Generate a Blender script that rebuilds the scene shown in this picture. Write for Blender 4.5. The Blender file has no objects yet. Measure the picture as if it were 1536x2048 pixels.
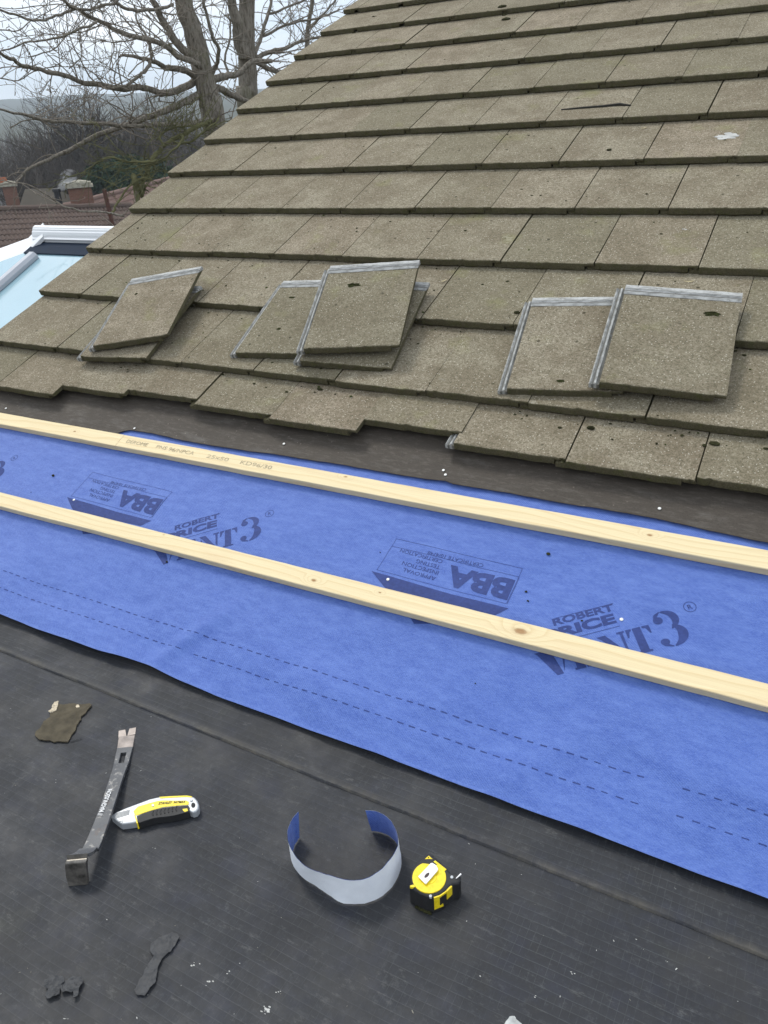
import bpy, bmesh, math, random
import numpy as np
from mathutils import Vector, Matrix, noise, geometry

S = bpy.context.scene
C = S.collection
rad = math.radians

# ---------------------------------------------------------------- camera, world, sun
TH = rad(24.0)                                   # roof pitch; roof coords: x along eaves, y up slope, z normal
RT = Matrix.Rotation(TH, 4, 'X')
CAMW = Vector((0.92956629, -1.57436494, 0.81099986))
FPX = 1544.83                                    # focal length in pixels of the 1536 x 2048 photograph
RC = ((0.87627574, 0.17544004, -0.44873335), (0.41542095, -0.74688725, 0.51921563), (-0.24406201, -0.6413893, -0.72736064))
# RC rows: roof axes X, Y, Z written in camera axes (right, down, forward)
def axis_world(i):                               # camera axis i (0 right, 1 down, 2 forward) in world coordinates
    return (RT.to_3x3() @ Vector((RC[0][i], RC[1][i], RC[2][i]))).normalized()
CR, CD, CF = axis_world(0), axis_world(1), axis_world(2)
cam = bpy.data.cameras.new('camera')
camo = bpy.data.objects.new('camera', cam); C.objects.link(camo)
m = Matrix.Identity(4)
for r in range(3):
    m[r][0], m[r][1], m[r][2], m[r][3] = CR[r], -CD[r], -CF[r], CAMW[r]
camo.matrix_world = m
cam.sensor_fit = 'VERTICAL'; cam.sensor_height = 36.0
cam.lens = 36.0 * FPX / 2048.0
cam.clip_start = 0.02; cam.clip_end = 12000
S.camera = camo

SUN_DIR = Vector((-0.50, 0.25, 0.83)).normalized()   # towards the sun, behind thin cloud
sun = bpy.data.lights.new('sun', 'SUN'); suno = bpy.data.objects.new('sun', sun); C.objects.link(suno)
sun.energy = 1.5; sun.angle = rad(14); sun.color = (1.0, 0.96, 0.88)
suno.rotation_euler = (-SUN_DIR).to_track_quat('-Z', 'Y').to_euler()
W = bpy.data.worlds.new('World'); S.world = W; W.use_nodes = True
wn = W.node_tree; wn.nodes.clear()
def wnode(t, **k):
    n = wn.nodes.new(t)
    for a, b in k.items(): setattr(n, a, b)
    return n
sky = wnode('ShaderNodeTexSky', sky_type='NISHITA', sun_disc=False)
sky.sun_elevation = math.asin(SUN_DIR.z); sky.sun_rotation = math.atan2(SUN_DIR.x, SUN_DIR.y)
tc = wnode('ShaderNodeTexCoord'); mp = wnode('ShaderNodeMapping'); mp.inputs['Scale'].default_value = (1.0, 1.0, 4.5)
nz = wnode('ShaderNodeTexNoise'); nz.inputs['Scale'].default_value = 2.6; nz.inputs['Detail'].default_value = 7; nz.inputs['Roughness'].default_value = 0.55
cr = wnode('ShaderNodeValToRGB'); cr.color_ramp.elements[0].position = 0.36; cr.color_ramp.elements[1].position = 0.62
cr.color_ramp.elements[0].color = (7.2, 8.3, 9.6, 1); cr.color_ramp.elements[1].color = (11.4, 11.6, 11.9, 1)
mx = wnode('ShaderNodeMixRGB'); mx.inputs[0].default_value = 0.88
bg = wnode('ShaderNodeBackground'); bg.inputs['Strength'].default_value = 0.10
wo = wnode('ShaderNodeOutputWorld')
wn.links.new(tc.outputs['Generated'], mp.inputs[0]); wn.links.new(mp.outputs[0], nz.inputs['Vector'])
wn.links.new(nz.outputs['Fac'], cr.inputs[0]); wn.links.new(sky.outputs[0], mx.inputs[1]); wn.links.new(cr.outputs[0], mx.inputs[2])
wn.links.new(mx.outputs[0], bg.inputs[0]); wn.links.new(bg.outputs[0], wo.inputs[0])
S.view_settings.view_transform = 'Standard'; S.view_settings.look = 'None'
S.view_settings.exposure = 0.38; S.view_settings.gamma = 1
S.render.engine = 'CYCLES'
S.cycles.max_bounces = 6; S.cycles.transparent_max_bounces = 8
S.cycles.use_denoising = True

# ---------------------------------------------------------------- helpers
FLAT = -0.36                                     # level of the flat roof
def ray(px, py):
    return (CR * ((px - 768) / FPX) + CD * ((py - 1024) / FPX) + CF)
def on_flat(px, py, h=0.0):                      # where the line of sight meets the level FLAT + h
    d = ray(px, py); return CAMW + d * ((FLAT + h - CAMW.z) / d.z)
RTi = RT.inverted()
CAMR = RTi @ CAMW
def on_roof(px, py, z=0.0):                      # same for a plane parallel to the roof, roof coordinates
    d = RTi.to_3x3() @ ray(px, py); return CAMR + d * ((z - CAMR.z) / d.z)
def at(px, py, dist):                            # a point at a horizontal distance
    d = ray(px, py); return CAMW + d * (dist / math.hypot(d.x, d.y))
def RW(x, y, z): return RT @ Vector((x, y, z))
def fbm(x, y, z=0.0, o=4): return noise.fractal(Vector((x, y, z)), 1.0, 2.0, o)

def tag(o, label=None, cat=None, group=None, kind=None):
    if label: o['label'] = label
    if cat: o['category'] = cat
    if group: o['group'] = group
    if kind or cat: o['kind'] = kind or 'thing'
    return o
def empty(name, loc=(0, 0, 0), mat=None):
    o = bpy.data.objects.new(name, None); C.objects.link(o); o.empty_display_size = 0.05
    if mat is not None: o.matrix_world = mat
    else: o.location = loc
    return o
def link(name, me, mats=(), parent=None, smooth=False):
    if not isinstance(mats, (list, tuple)): mats = [mats]
    for mm in mats: me.materials.append(mm)
    if smooth:
        for p in me.polygons: p.use_smooth = True
    o = bpy.data.objects.new(name, me); C.objects.link(o)
    if parent is not None: o.parent = parent
    return o

class MB:
    """collects vertices and faces (with a material slot each) for one mesh"""
    def __init__(s): s.v = []; s.f = []; s.m = []
    def add(s, vs, fs, mi=0):
        b = len(s.v); s.v += [tuple(q) for q in vs]
        s.f += [tuple(b + i for i in f) for f in fs]; s.m += [mi] * len(fs)
    def box(s, x0, y0, z0, x1, y1, z1, mi=0, M=None):
        vs = [Vector(q) for q in ((x0,y0,z0),(x1,y0,z0),(x1,y1,z0),(x0,y1,z0),(x0,y0,z1),(x1,y0,z1),(x1,y1,z1),(x0,y1,z1))]
        if M is not None: vs = [M @ q for q in vs]
        s.add(vs, [(0,3,2,1),(4,5,6,7),(0,1,5,4),(1,2,6,5),(2,3,7,6),(3,0,4,7)], mi)
    def tube(s, pts, rr, n=6, mi=0, cap=True):
        if len(pts) < 2: return
        b = len(s.v); up = None
        for i, q in enumerate(pts):
            t = (pts[min(i+1, len(pts)-1)] - pts[max(i-1, 0)])
            if t.length < 1e-9: t = Vector((0, 0, 1))
            t.normalize()
            if up is None:
                up = Vector((0, 0, 1)) if abs(t.z) < 0.9 else Vector((1, 0, 0))
            a = t.cross(up)
            if a.length < 1e-6: a = t.orthogonal()
            a.normalize(); up = a.cross(t).normalized()
            for k in range(n):
                an = 2 * math.pi * k / n
                s.v.append(tuple(q + (a * math.cos(an) + up * math.sin(an)) * rr[i]))
        for i in range(len(pts) - 1):
            for k in range(n):
                k2 = (k + 1) % n
                s.f.append((b+i*n+k, b+i*n+k2, b+(i+1)*n+k2, b+(i+1)*n+k)); s.m.append(mi)
        if cap:
            s.f.append(tuple(b + k for k in range(n))[::-1]); s.m.append(mi)
            e = b + (len(pts)-1)*n
            s.f.append(tuple(e + k for k in range(n))); s.m.append(mi)
    def prism(s, poly, z0, z1, mi=0, M=None, side=None):      # polygon (x, y) extruded in z
        n = len(poly)
        a = sum(poly[i][0]*poly[(i+1) % n][1] - poly[(i+1) % n][0]*poly[i][1] for i in range(n))
        if a < 0: poly = poly[::-1]
        vs = [Vector((x, y, z0)) for x, y in poly] + [Vector((x, y, z1)) for x, y in poly]
        if M is not None: vs = [M @ q for q in vs]
        s.add(vs, [tuple(range(n))[::-1], tuple(range(n, 2*n))], mi)
        b = len(s.v) - 2*n
        for i in range(n):
            j = (i+1) % n
            s.f.append((b+i, b+j, b+n+j, b+n+i)); s.m.append(mi if side is None else side)
    def blob(s, c, r, mi=0, sc=(1, 1, 1), seed=0, rough=0.35, M=None):   # small irregular lump
        bm = bmesh.new(); bmesh.ops.create_icosphere(bm, subdivisions=1, radius=1.0)
        bm.verts.index_update()
        vs = []
        for v in bm.verts:
            k = 1 + rough * noise.noise(v.co * 1.7 + Vector((seed * 3.1, seed, 0)))
            q = Vector((v.co.x*sc[0], v.co.y*sc[1], v.co.z*sc[2])) * r * k
            if M is not None: q = M @ q
            vs.append(Vector(c) + q)
        fs = [tuple(v.index for v in f.verts) for f in bm.faces]
        bm.free(); s.add(vs, fs, mi)
    def grid(s, fn, nu, nv, mi=0):
        b = len(s.v)
        for j in range(nv + 1):
            for i in range(nu + 1): s.v.append(tuple(fn(i / nu, j / nv)))
        for j in range(nv):
            for i in range(nu):
                q = b + j*(nu+1) + i
                s.f.append((q, q+1, q+nu+2, q+nu+1)); s.m.append(mi)
    def mesh(s, name):
        me = bpy.data.meshes.new(name); me.from_pydata(s.v, [], s.f)
        me.polygons.foreach_set('material_index', s.m); me.update()
        return me
    def build(s, name, mats, parent=None, smooth=False):
        return link(name, s.mesh(name), mats, parent, smooth)

def smooth_path(P, k=4):
    out = []
    for i in range(len(P) - 1):
        p0, p1, p2, p3 = P[max(i-1, 0)], P[i], P[i+1], P[min(i+2, len(P)-1)]
        for j in range(k):
            t_ = j / k
            out.append(.5 * ((2*p1) + (-p0+p2)*t_ + (2*p0-5*p1+4*p2-p3)*t_*t_ + (-p0+3*p1-3*p2+p3)*t_**3))
    out.append(P[-1]); return out

# ---- materials
class NT:
    def __init__(s, name):
        s.m = bpy.data.materials.new(name); s.m.use_nodes = True; s.t = s.m.node_tree
        s.b = s.t.nodes['Principled BSDF']; s.out = s.t.nodes['Material Output']
    def n(s, t, ins=None, **k):
        q = s.t.nodes.new('ShaderNode' + t)
        for a, b in k.items(): setattr(q, a, b)
        for a, b in (ins or {}).items(): s.set(q.inputs[a], b)
        return q
    def set(s, sock, v):
        if isinstance(v, bpy.types.NodeSocket): s.t.links.new(v, sock)
        else:
            if isinstance(v, tuple) and len(v) == 3 and sock.type == 'RGBA': v = v + (1,)
            sock.default_value = v
    def pos(s, scale=(1, 1, 1), obj=False):
        v = s.n('TexCoord').outputs['Object'] if obj else s.n('NewGeometry').outputs['Position']
        if scale == (1, 1, 1): return v
        return s.n('Mapping', {0: v, 'Scale': scale}).outputs[0]
    def noise(s, v, scale, detail=4, rough=0.55, out='Fac', dist=0.0):
        return s.n('TexNoise', {'Vector': v, 'Scale': scale, 'Detail': detail, 'Roughness': rough, 'Distortion': dist}).outputs[out]
    def vor(s, v, scale, feature='F1', out='Distance', rnd=1.0):
        return s.n('TexVoronoi', {'Vector': v, 'Scale': scale, 'Randomness': rnd}, feature=feature).outputs[out]
    def ramp(s, f, stops):
        q = s.n('ValToRGB', {0: f}); e = q.color_ramp.elements
        while len(e) < len(stops): e.new(0.5)
        for i, (p, c) in enumerate(stops):
            e[i].position = p; e[i].color = (c, c, c, 1) if isinstance(c, (int, float)) else tuple(c) + (1,)
        return q.outputs[0]
    def mix(s, f, a, b, mode='MIX'):
        q = s.n('MixRGB', blend_type=mode); s.set(q.inputs[0], f); s.set(q.inputs[1], a); s.set(q.inputs[2], b); return q.outputs[0]
    def math(s, op, a, b=0.0):
        q = s.n('Math', operation=op); s.set(q.inputs[0], a); s.set(q.inputs[1], b); return q.outputs[0]
    def bump(s, h, strength=0.3, dist=0.002, normal=None):
        q = s.n('Bump', {'Height': h, 'Strength': strength, 'Distance': dist})
        if normal is not None: s.set(q.inputs['Normal'], normal)
        return q.outputs[0]
    def fin(s, col, rough=0.8, normal=None, spec=0.3, **k):
        s.set(s.b.inputs['Base Color'], col); s.set(s.b.inputs['Roughness'], rough)
        s.set(s.b.inputs['Specular IOR Level'], spec)
        if normal is not None: s.set(s.b.inputs['Normal'], normal)
        for a, v in k.items(): s.set(s.b.inputs[a.replace('_', ' ')], v)
        return s.m
def plain(name, col, rough=0.6, spec=0.4, metal=0.0, var=0.15, scale=30.0, bump=0.1):
    t = NT(name); p = t.pos(obj=True)
    f = t.noise(p, scale, 5, 0.6)
    a = tuple(c * (1 - var) for c in col); b = tuple(min(1, c * (1 + var)) for c in col)
    r = t.math('ADD', t.math('MULTIPLY', f, 0.25), rough - 0.12)
    return t.fin(t.ramp(f, [(0.3, a), (0.7, b)]), r, t.bump(f, bump, 0.001), spec, Metallic=metal)

TW, TL, TT = 0.2964, 0.40, 0.0255                # tile width, length, thickness
def concrete(name, edge=False):
    t = NT(name); p = t.pos()
    rnd = t.n('ObjectInfo').outputs['Random']
    big = t.noise(p, 3.2, 5, 0.6); mid = t.noise(p, 22, 5, 0.65); fine = t.noise(p, 260, 3, 0.7)
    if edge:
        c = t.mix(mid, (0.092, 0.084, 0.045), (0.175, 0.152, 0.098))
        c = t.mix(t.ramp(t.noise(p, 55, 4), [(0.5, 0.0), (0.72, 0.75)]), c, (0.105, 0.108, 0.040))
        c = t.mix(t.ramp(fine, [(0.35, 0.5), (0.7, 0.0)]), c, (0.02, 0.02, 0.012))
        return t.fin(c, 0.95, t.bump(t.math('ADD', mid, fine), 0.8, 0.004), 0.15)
    c = t.mix(big, (0.222, 0.190, 0.130), (0.340, 0.304, 0.228))
    c = t.mix(t.ramp(mid, [(0.42, 0.0), (0.75, 0.5)]), c, (0.41, 0.365, 0.28))
    c = t.mix(t.ramp(rnd, [(0.0, 0.0), (0.5, 0.1), (1.0, 0.75)]), c, (0.320, 0.262, 0.195))
    c = t.mix(t.ramp(t.noise(t.n('Mapping', {0: p, 'Location': (5, 2, 1)}).outputs[0], 7.5, 6, 0.68), [(0.40, 0.75), (0.60, 0.0)]), c, (0.185, 0.150, 0.104))
    r2 = t.n('TexWhiteNoise', {'W': rnd}, noise_dimensions='1D').outputs['Value']
    c = t.mix(t.ramp(r2, [(0.5, 0.0), (1.0, 0.6)]), c, (0.185, 0.168, 0.112))
    # sandy grain
    c = t.mix(t.ramp(fine, [(0.36, 0.75), (0.52, 0.0)]), c, (0.070, 0.060, 0.036))
    grain = t.noise(p, 120, 4, 0.75); c = t.mix(t.ramp(grain, [(0.36, 0.65), (0.52, 0.0)]), c, (0.10, 0.088, 0.055))
    c = t.mix(t.ramp(grain, [(0.55, 0.0), (0.72, 0.42)]), c, (0.42, 0.385, 0.30))
    # pale grit
    sp = t.vor(p, 150, out='Distance'); sc = t.vor(p, 150, out='Color')
    pick = t.math('GREATER_THAN', t.n('SeparateColor', {0: sc}).outputs[0], 0.72)
    spk = t.math('MULTIPLY', t.math('LESS_THAN', sp, 0.24), pick)
    c = t.mix(t.math('MULTIPLY', spk, 0.62), c, (0.60, 0.56, 0.47))
    sp2 = t.vor(p, 420, out='Distance'); c = t.mix(t.ramp(sp2, [(0.10, 0.5), (0.26, 0.0)]), c, (0.48, 0.45, 0.36))
    # lichen and algae patches, dark dots
    c = t.mix(t.ramp(t.noise(p, 6.5, 5, 0.6), [(0.60, 0.0), (0.80, 0.55)]), c, (0.215, 0.215, 0.085))
    c = t.mix(t.ramp(t.noise(p, 9.0, 6, 0.7, dist=0.6), [(0.57, 0.0), (0.72, 0.5)]), c, (0.135, 0.115, 0.078))
    c = t.mix(t.ramp(t.noise(p, 13.0, 5, 0.7), [(0.66, 0.0), (0.76, 0.5)]), c, (0.42, 0.395, 0.33))
    d = t.vor(p, 16, out='Distance'); dc = t.n('SeparateColor', {0: t.vor(p, 16, out='Color')}).outputs[1]
    dots = t.math('MULTIPLY', t.ramp(d, [(0.05, 1.0), (0.11, 0.0)]), t.math('GREATER_THAN', dc, 0.55))
    c = t.mix(t.math('MULTIPLY', dots, 0.8), c, (0.035, 0.030, 0.018))
    h = t.math('ADD', t.math('MULTIPLY', fine, 0.8), t.math('ADD', t.math('MULTIPLY', mid, 0.6), t.math('MULTIPLY', spk, 0.3)))
    return t.fin(c, 0.95, t.bump(h, 0.75, 0.003), 0.12)
M_TILE = concrete('concrete_tile'); M_EDGE = concrete('mossy_edge_joint_shade', True)
def lockmat():
    t = NT('tile_lock'); p = t.pos(obj=True)
    f = t.noise(t.pos((2.5, 1, 2.5), obj=True), 34, 5, 0.7); g = t.noise(p, 90, 4, 0.7)
    c = t.mix(t.ramp(f, [(0.38, 0.0), (0.62, 1.0)]), (0.20, 0.20, 0.19), (0.46, 0.465, 0.45))
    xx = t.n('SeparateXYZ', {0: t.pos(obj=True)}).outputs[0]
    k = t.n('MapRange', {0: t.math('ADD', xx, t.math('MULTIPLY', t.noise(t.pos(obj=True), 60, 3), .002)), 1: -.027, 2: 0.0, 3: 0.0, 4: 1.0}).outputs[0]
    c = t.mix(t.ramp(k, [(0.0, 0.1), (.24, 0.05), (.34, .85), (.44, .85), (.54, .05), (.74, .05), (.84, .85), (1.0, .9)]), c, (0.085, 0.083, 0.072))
    c = t.mix(t.ramp(g, [(0.55, 0.0), (0.72, 0.8)]), c, (0.13, 0.115, 0.085))
    return t.fin(c, 0.85, t.bump(g, 0.5, 0.002), 0.2)
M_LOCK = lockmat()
def headmat():
    t = NT('tile_head'); f = t.noise(t.pos((1, 2.5, 2.5), obj=True), 30, 5, 0.7); g = t.noise(t.pos(obj=True), 80, 4, 0.7)
    c = t.mix(t.ramp(f, [(0.36, 0.0), (0.60, 1.0)]), (0.26, 0.26, 0.25), (0.52, 0.525, 0.51))
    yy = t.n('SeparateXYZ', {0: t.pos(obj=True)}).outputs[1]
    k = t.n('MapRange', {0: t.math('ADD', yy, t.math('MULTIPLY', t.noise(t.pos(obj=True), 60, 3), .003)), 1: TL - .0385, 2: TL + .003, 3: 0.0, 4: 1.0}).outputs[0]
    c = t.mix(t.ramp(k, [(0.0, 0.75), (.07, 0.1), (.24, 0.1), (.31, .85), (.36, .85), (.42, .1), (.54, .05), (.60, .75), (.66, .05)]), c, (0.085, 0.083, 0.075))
    c = t.mix(t.ramp(g, [(0.58, 0.0), (0.75, 0.8)]), c, (0.12, 0.11, 0.08))
    return t.fin(c, 0.85, t.bump(g, 0.5, 0.002), 0.2)
M_HEAD = headmat()
M_MOSS = plain('moss', (0.032, 0.032, 0.014), 0.95, 0.1, var=0.5, scale=60, bump=0.6)
M_MOSSG = plain('green_moss', (0.05, 0.06, 0.018), 0.95, 0.1, var=0.5, scale=60, bump=0.6)

def membrane():
    t = NT('blue_membrane'); p = t.pos()
    big = t.noise(p, 4.0, 4, 0.6); mid = t.noise(t.n('Mapping', {0: p, 'Scale': (1, 3.0, 1), 'Rotation': (0, 0, 0.5)}).outputs[0], 24, 5, 0.7); fib = t.noise(t.n('Mapping', {0: p, 'Scale': (1, 3.5, 1), 'Rotation': (0, 0, 0.6)}).outputs[0], 150, 4, 0.8)
    c = t.mix(big, (0.040, 0.088, 0.330), (0.060, 0.120, 0.410))
    c = t.mix(t.ramp(mid, [(0.40, 0.0), (0.68, 0.85)]), c, (0.096, 0.170, 0.470))
    c = t.mix(t.ramp(fib, [(0.40, 0.0), (0.72, 0.75)]), c, (0.125, 0.205, 0.52))
    wv = t.n('TexWave', {'Vector': p, 'Scale': 95.0, 'Distortion': 0.6, 'Detail': 1.0}, bands_direction='DIAGONAL').outputs['Fac']
    h = t.math('ADD', t.math('MULTIPLY', fib, 1.0), t.math('ADD', t.math('MULTIPLY', wv, 0.45), t.math('MULTIPLY', t.noise(p, 42, 3, .6), 1.6)))
    return t.fin(c, 0.62, t.bump(h, 0.5, 0.0018), 0.30, Sheen_Weight=0.12)
M_BLUE = membrane()
def ink():
    t = NT('print_ink'); p = t.pos()
    f = t.noise(p, 130, 4, 0.7); g = t.noise(p, 11, 3)
    c = t.mix(t.ramp(f, [(0.35, 0.0), (0.75, 0.65)]), (0.014, 0.026, 0.110), (0.036, 0.066, 0.25))
    c = t.mix(t.math('MULTIPLY', g, 0.35), c, (0.045, 0.085, 0.31))
    return t.fin(c, 0.65, None, 0.25)
M_INK = ink()
def feltmat():
    t = NT('brown_felt'); p = t.pos()
    a = t.noise(p, 5, 5, 0.65); b = t.noise(t.pos((1, 4, 1)), 30, 5, 0.7); f = t.noise(p, 300, 3, 0.7)
    c = t.mix(a, (0.044, 0.036, 0.029), (0.078, 0.066, 0.054))
    c = t.mix(t.ramp(b, [(0.50, 0.0), (0.74, 0.6)]), c, (0.14, 0.125, 0.105)); c = t.mix(t.ramp(t.noise(t.pos((1, 3, 1)), 7, 6, .7), [(0.55, 0.0), (0.75, 0.5)]), c, (0.16, 0.15, 0.135))
    c = t.mix(t.ramp(f, [(0.3, 0.4), (0.5, 0.0)]), c, (0.02, 0.017, 0.014))
    d = t.vor(p, 75, out='Distance'); dc = t.n('SeparateColor', {0: t.vor(p, 75, out='Color')}).outputs[0]
    sp = t.math('MULTIPLY', t.math('LESS_THAN', d, 0.16), t.math('GREATER_THAN', dc, 0.86))
    c = t.mix(t.math('MULTIPLY', sp, t.ramp(t.noise(p, 3, 3), [(0.4, 0.0), (0.7, 0.7)])), c, (0.25, 0.22, 0.18))
    return t.fin(c, 0.72, t.bump(t.math('ADD', b, f), 0.4, 0.002), 0.3)
M_FELT = feltmat()
def wood(name, seed, knots=()):
    t = NT(name); v = t.n('TexCoord').outputs['Object']
    v = t.n('Mapping', {0: v, 'Location': (seed * 3.7, seed * 0.11, seed * 0.07), 'Scale': (0.22, 1.0, 1.0)}).outputs[0]
    warp = t.noise(v, 5.5, 3, 0.5)
    d = t.n('Mapping', {0: v, 'Scale': (1.0, 1.0, 1.0)}).outputs[0]
    sx = t.n('SeparateXYZ', {0: d})
    ring = t.math('ADD', t.math('MULTIPLY', sx.outputs[1], 46.0), t.math('MULTIPLY', warp, 6.5))
    raw = t.n('TexCoord').outputs['Object']; kmask = None
    for kx, ky, kr in knots:
        dv = t.n('VectorMath', {0: raw, 1: (kx, ky, 0.0205)}, operation='SUBTRACT').outputs[0]
        dl = t.n('VectorMath', {0: t.n('Mapping', {0: dv, 'Scale': (.5, 1, .3)}).outputs[0]}, operation='LENGTH').outputs['Value']
        dl = t.math('ADD', dl, t.math('MULTIPLY', t.math('SUBTRACT', t.noise(raw, 90, 3), .5), .004))
        ring = t.math('ADD', ring, t.n('MapRange', {0: dl, 1: 0.0, 2: kr * 3.6, 3: 2.6, 4: 0.0}, interpolation_type='SMOOTHSTEP').outputs[0])
        km = t.ramp(t.math('DIVIDE', dl, kr), [(0.30, 1.0), (0.55, 0.7), (0.62, 0.25), (1.0, 0.0)])
        kmask = km if kmask is None else t.math('MAXIMUM', kmask, km)
    saw = t.math('FRACT', t.math('ADD', ring, t.math('MULTIPLY', sx.outputs[2], 20.0)))
    g = t.ramp(saw, [(0.0, 0.0), (0.62, 0.18), (0.92, 1.0), (1.0, 0.1)])
    fib = t.noise(t.n('Mapping', {0: v, 'Scale': (1, 40, 40)}).outputs[0], 9, 4, 0.7)
    c = t.mix(t.math('MULTIPLY', g, 0.42), (0.75, 0.635, 0.400), (0.58, 0.405, 0.195))
    c = t.mix(t.ramp(fib, [(0.40, 0.35), (0.6, 0.0)]), c, (0.60, 0.46, 0.26))
    if kmask is not None: c = t.mix(kmask, c, (0.33, 0.19, 0.085))
    kn = t.vor(t.n('Mapping', {0: t.n('TexCoord').outputs['Object'], 'Location': (seed * 1.3, seed * .17, 0), 'Scale': (1.0, 1.6, 0.1)}).outputs[0], 5.0, out='Distance')
    c = t.mix(t.ramp(kn, [(0.008, 0.6), (0.02, 0.2), (0.035, 0.0)]), c, (0.30, 0.17, 0.07))
    c = t.mix(t.ramp(t.noise(v, 14, 4), [(0.58, 0.0), (0.75, 0.3)]), c, (0.58, 0.40, 0.24))
    return t.fin(c, 0.7, t.bump(t.math('ADD', g, fib), 0.3, 0.001), 0.25)

def flatmat():
    t = NT('flat_roof_felt'); p = t.pos()
    s = t.n('SeparateXYZ', {0: t.mix(0.012, p, t.noise(p, 3.0, 3, out='Color'))})
    fx = t.math('FRACT', t.math('MULTIPLY', s.outputs[0], 84.0)); fy = t.math('FRACT', t.math('MULTIPLY', s.outputs[1], 62.0))
    lx = t.ramp(fx, [(0.0, 1.0), (0.05, 0.6), (0.11, 0.0)]); ly = t.ramp(fy, [(0.0, 1.0), (0.05, 0.7), (0.10, 0.0)])
    vis = t.ramp(t.noise(p, 7, 5, 0.65), [(0.32, 0.15), (0.66, 1.0)])
    vx = t.ramp(t.noise(p, 38, 3, 0.6), [(0.42, 0.0), (0.58, 1.0)])
    lines = t.math('MULTIPLY', t.math('MAXIMUM', t.math('MULTIPLY', lx, t.math('MULTIPLY', vx, 1.1)), ly), vis)
    a = t.noise(p, 3.0, 6, 0.65); b = t.noise(p, 9.0, 6, 0.7); f = t.noise(p, 240, 3, 0.7)
    c = t.mix(a, (0.0140, 0.0160, 0.0215), (0.029, 0.032, 0.039))
    cell = t.math('MULTIPLY', fy, 0.5); c = t.mix(cell, c, (0.010, 0.011, 0.014))
    c = t.mix(t.ramp(b, [(0.55, 0.0), (0.80, 0.55)]), c, (0.060, 0.057, 0.048))
    c = t.mix(t.ramp(t.noise(p, 5.0, 5, 0.6), [(0.62, 0.0), (0.82, 0.5)]), c, (0.050, 0.052, 0.030))
    g2 = t.noise(p, 85, 4, 0.75); c = t.mix(t.ramp(g2, [(0.40, 0.5), (0.55, 0.0)]), c, (0.016, 0.017, 0.020)); c = t.mix(t.ramp(g2, [(0.56, 0.0), (0.75, 0.4)]), c, (0.085, 0.088, 0.088))
    c = t.mix(t.ramp(t.noise(p, 17, 4, 0.6), [(0.50, 0.0), (0.68, 0.5)]), c, (0.022, 0.025, 0.040))
    c = t.mix(t.math('MULTIPLY', lines, 0.24), c, (0.18, 0.185, 0.18))
    c = t.mix(t.ramp(f, [(0.3, 0.35), (0.5, 0.0)]), c, (0.012, 0.012, 0.013))
    c = t.mix(t.ramp(t.noise(t.n('Mapping', {0: p, 'Location': (3, 1, 0)}).outputs[0], 4.2, 6, 0.62), [(0.48, 0.0), (0.70, 0.42)]), c, (0.048, 0.045, 0.040))
    c = t.mix(t.ramp(t.noise(t.n('Mapping', {0: p, 'Location': (9, 4, 0)}).outputs[0], 6.5, 6, 0.65), [(0.50, 0.0), (0.68, 0.5)]), c, (0.013, 0.014, 0.018))
    # pale scuffs
    sc = t.noise(t.n('Mapping', {0: p, 'Scale': (1, 2.5, 1), 'Rotation': (0, 0, 0.7)}).outputs[0], 26, 6, 0.8)
    c = t.mix(t.ramp(sc, [(0.58, 0.0), (0.74, 0.40)]), c, (0.15, 0.15, 0.145))
    # a dusty ridge along the lap
    q3 = t.n('SeparateXYZ', {0: p}); yy = t.math('ADD', q3.outputs[1], t.math('MULTIPLY', t.math('ADD', q3.outputs[0], .1), .006))
    band = t.n('MapRange', {0: yy, 1: -0.670, 2: -0.652, 3: 1.0, 4: 0.0}).outputs[0]
    band = t.math('MULTIPLY', band, t.math('GREATER_THAN', yy, -0.668))
    c = t.mix(t.math('MULTIPLY', band, t.ramp(t.noise(p, 9, 6, 0.75), [(0.42, 0.0), (0.66, 0.8)])), c, (0.13, 0.118, 0.095))
    h = t.math('ADD', t.math('MULTIPLY', lines, 0.6), t.math('MULTIPLY', f, 0.5))
    return t.fin(c, t.ramp(b, [(0.3, 0.52), (0.7, 0.78)]), t.bump(h, 0.35, 0.0015), 0.38)
M_FLAT = flatmat()
M_BARK = None
def bark():
    t = NT('bark'); p = t.pos()
    a = t.noise(p, 2.2, 5, 0.65); b = t.noise(t.pos((3, 3, 0.7)), 16, 5, 0.7)
    c = t.mix(a, (0.20, 0.172, 0.138), (0.33, 0.305, 0.262))
    c = t.mix(t.ramp(b, [(0.36, 0.8), (0.56, 0.0)]), c, (0.075, 0.064, 0.048))
    c = t.mix(t.ramp(t.noise(p, 3.2, 5, 0.7), [(0.55, 0.0), (0.72, 0.5)]), c, (0.125, 0.128, 0.062))
    c = t.mix(t.ramp(t.noise(p, 7, 4, 0.7), [(0.62, 0.0), (0.72, 0.5)]), c, (0.24, 0.235, 0.205))
    return t.fin(c, 0.95, t.bump(b, 0.7, 0.02), 0.1)
M_BARK = bark()
M_TWIG = plain('twigs', (0.215, 0.188, 0.155), 0.9, 0.1, var=0.35, scale=3, bump=0.0)
M_MOSSTWIG = plain('mossy_twigs', (0.125, 0.122, 0.062), 0.95, 0.1, var=0.45, scale=5, bump=0.0)
M_FARBARK = plain('far_bark', (0.095, 0.082, 0.072), 0.9, 0.1, var=0.3, scale=2, bump=0.0)
M_PVC = plain('white_pvc', (0.80, 0.81, 0.82), 0.35, 0.5, var=0.02, scale=6, bump=0.02)
M_PVCG = plain('grey_pvc', (0.42, 0.44, 0.48), 0.4, 0.5, var=0.05, scale=8, bump=0.02)

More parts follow.
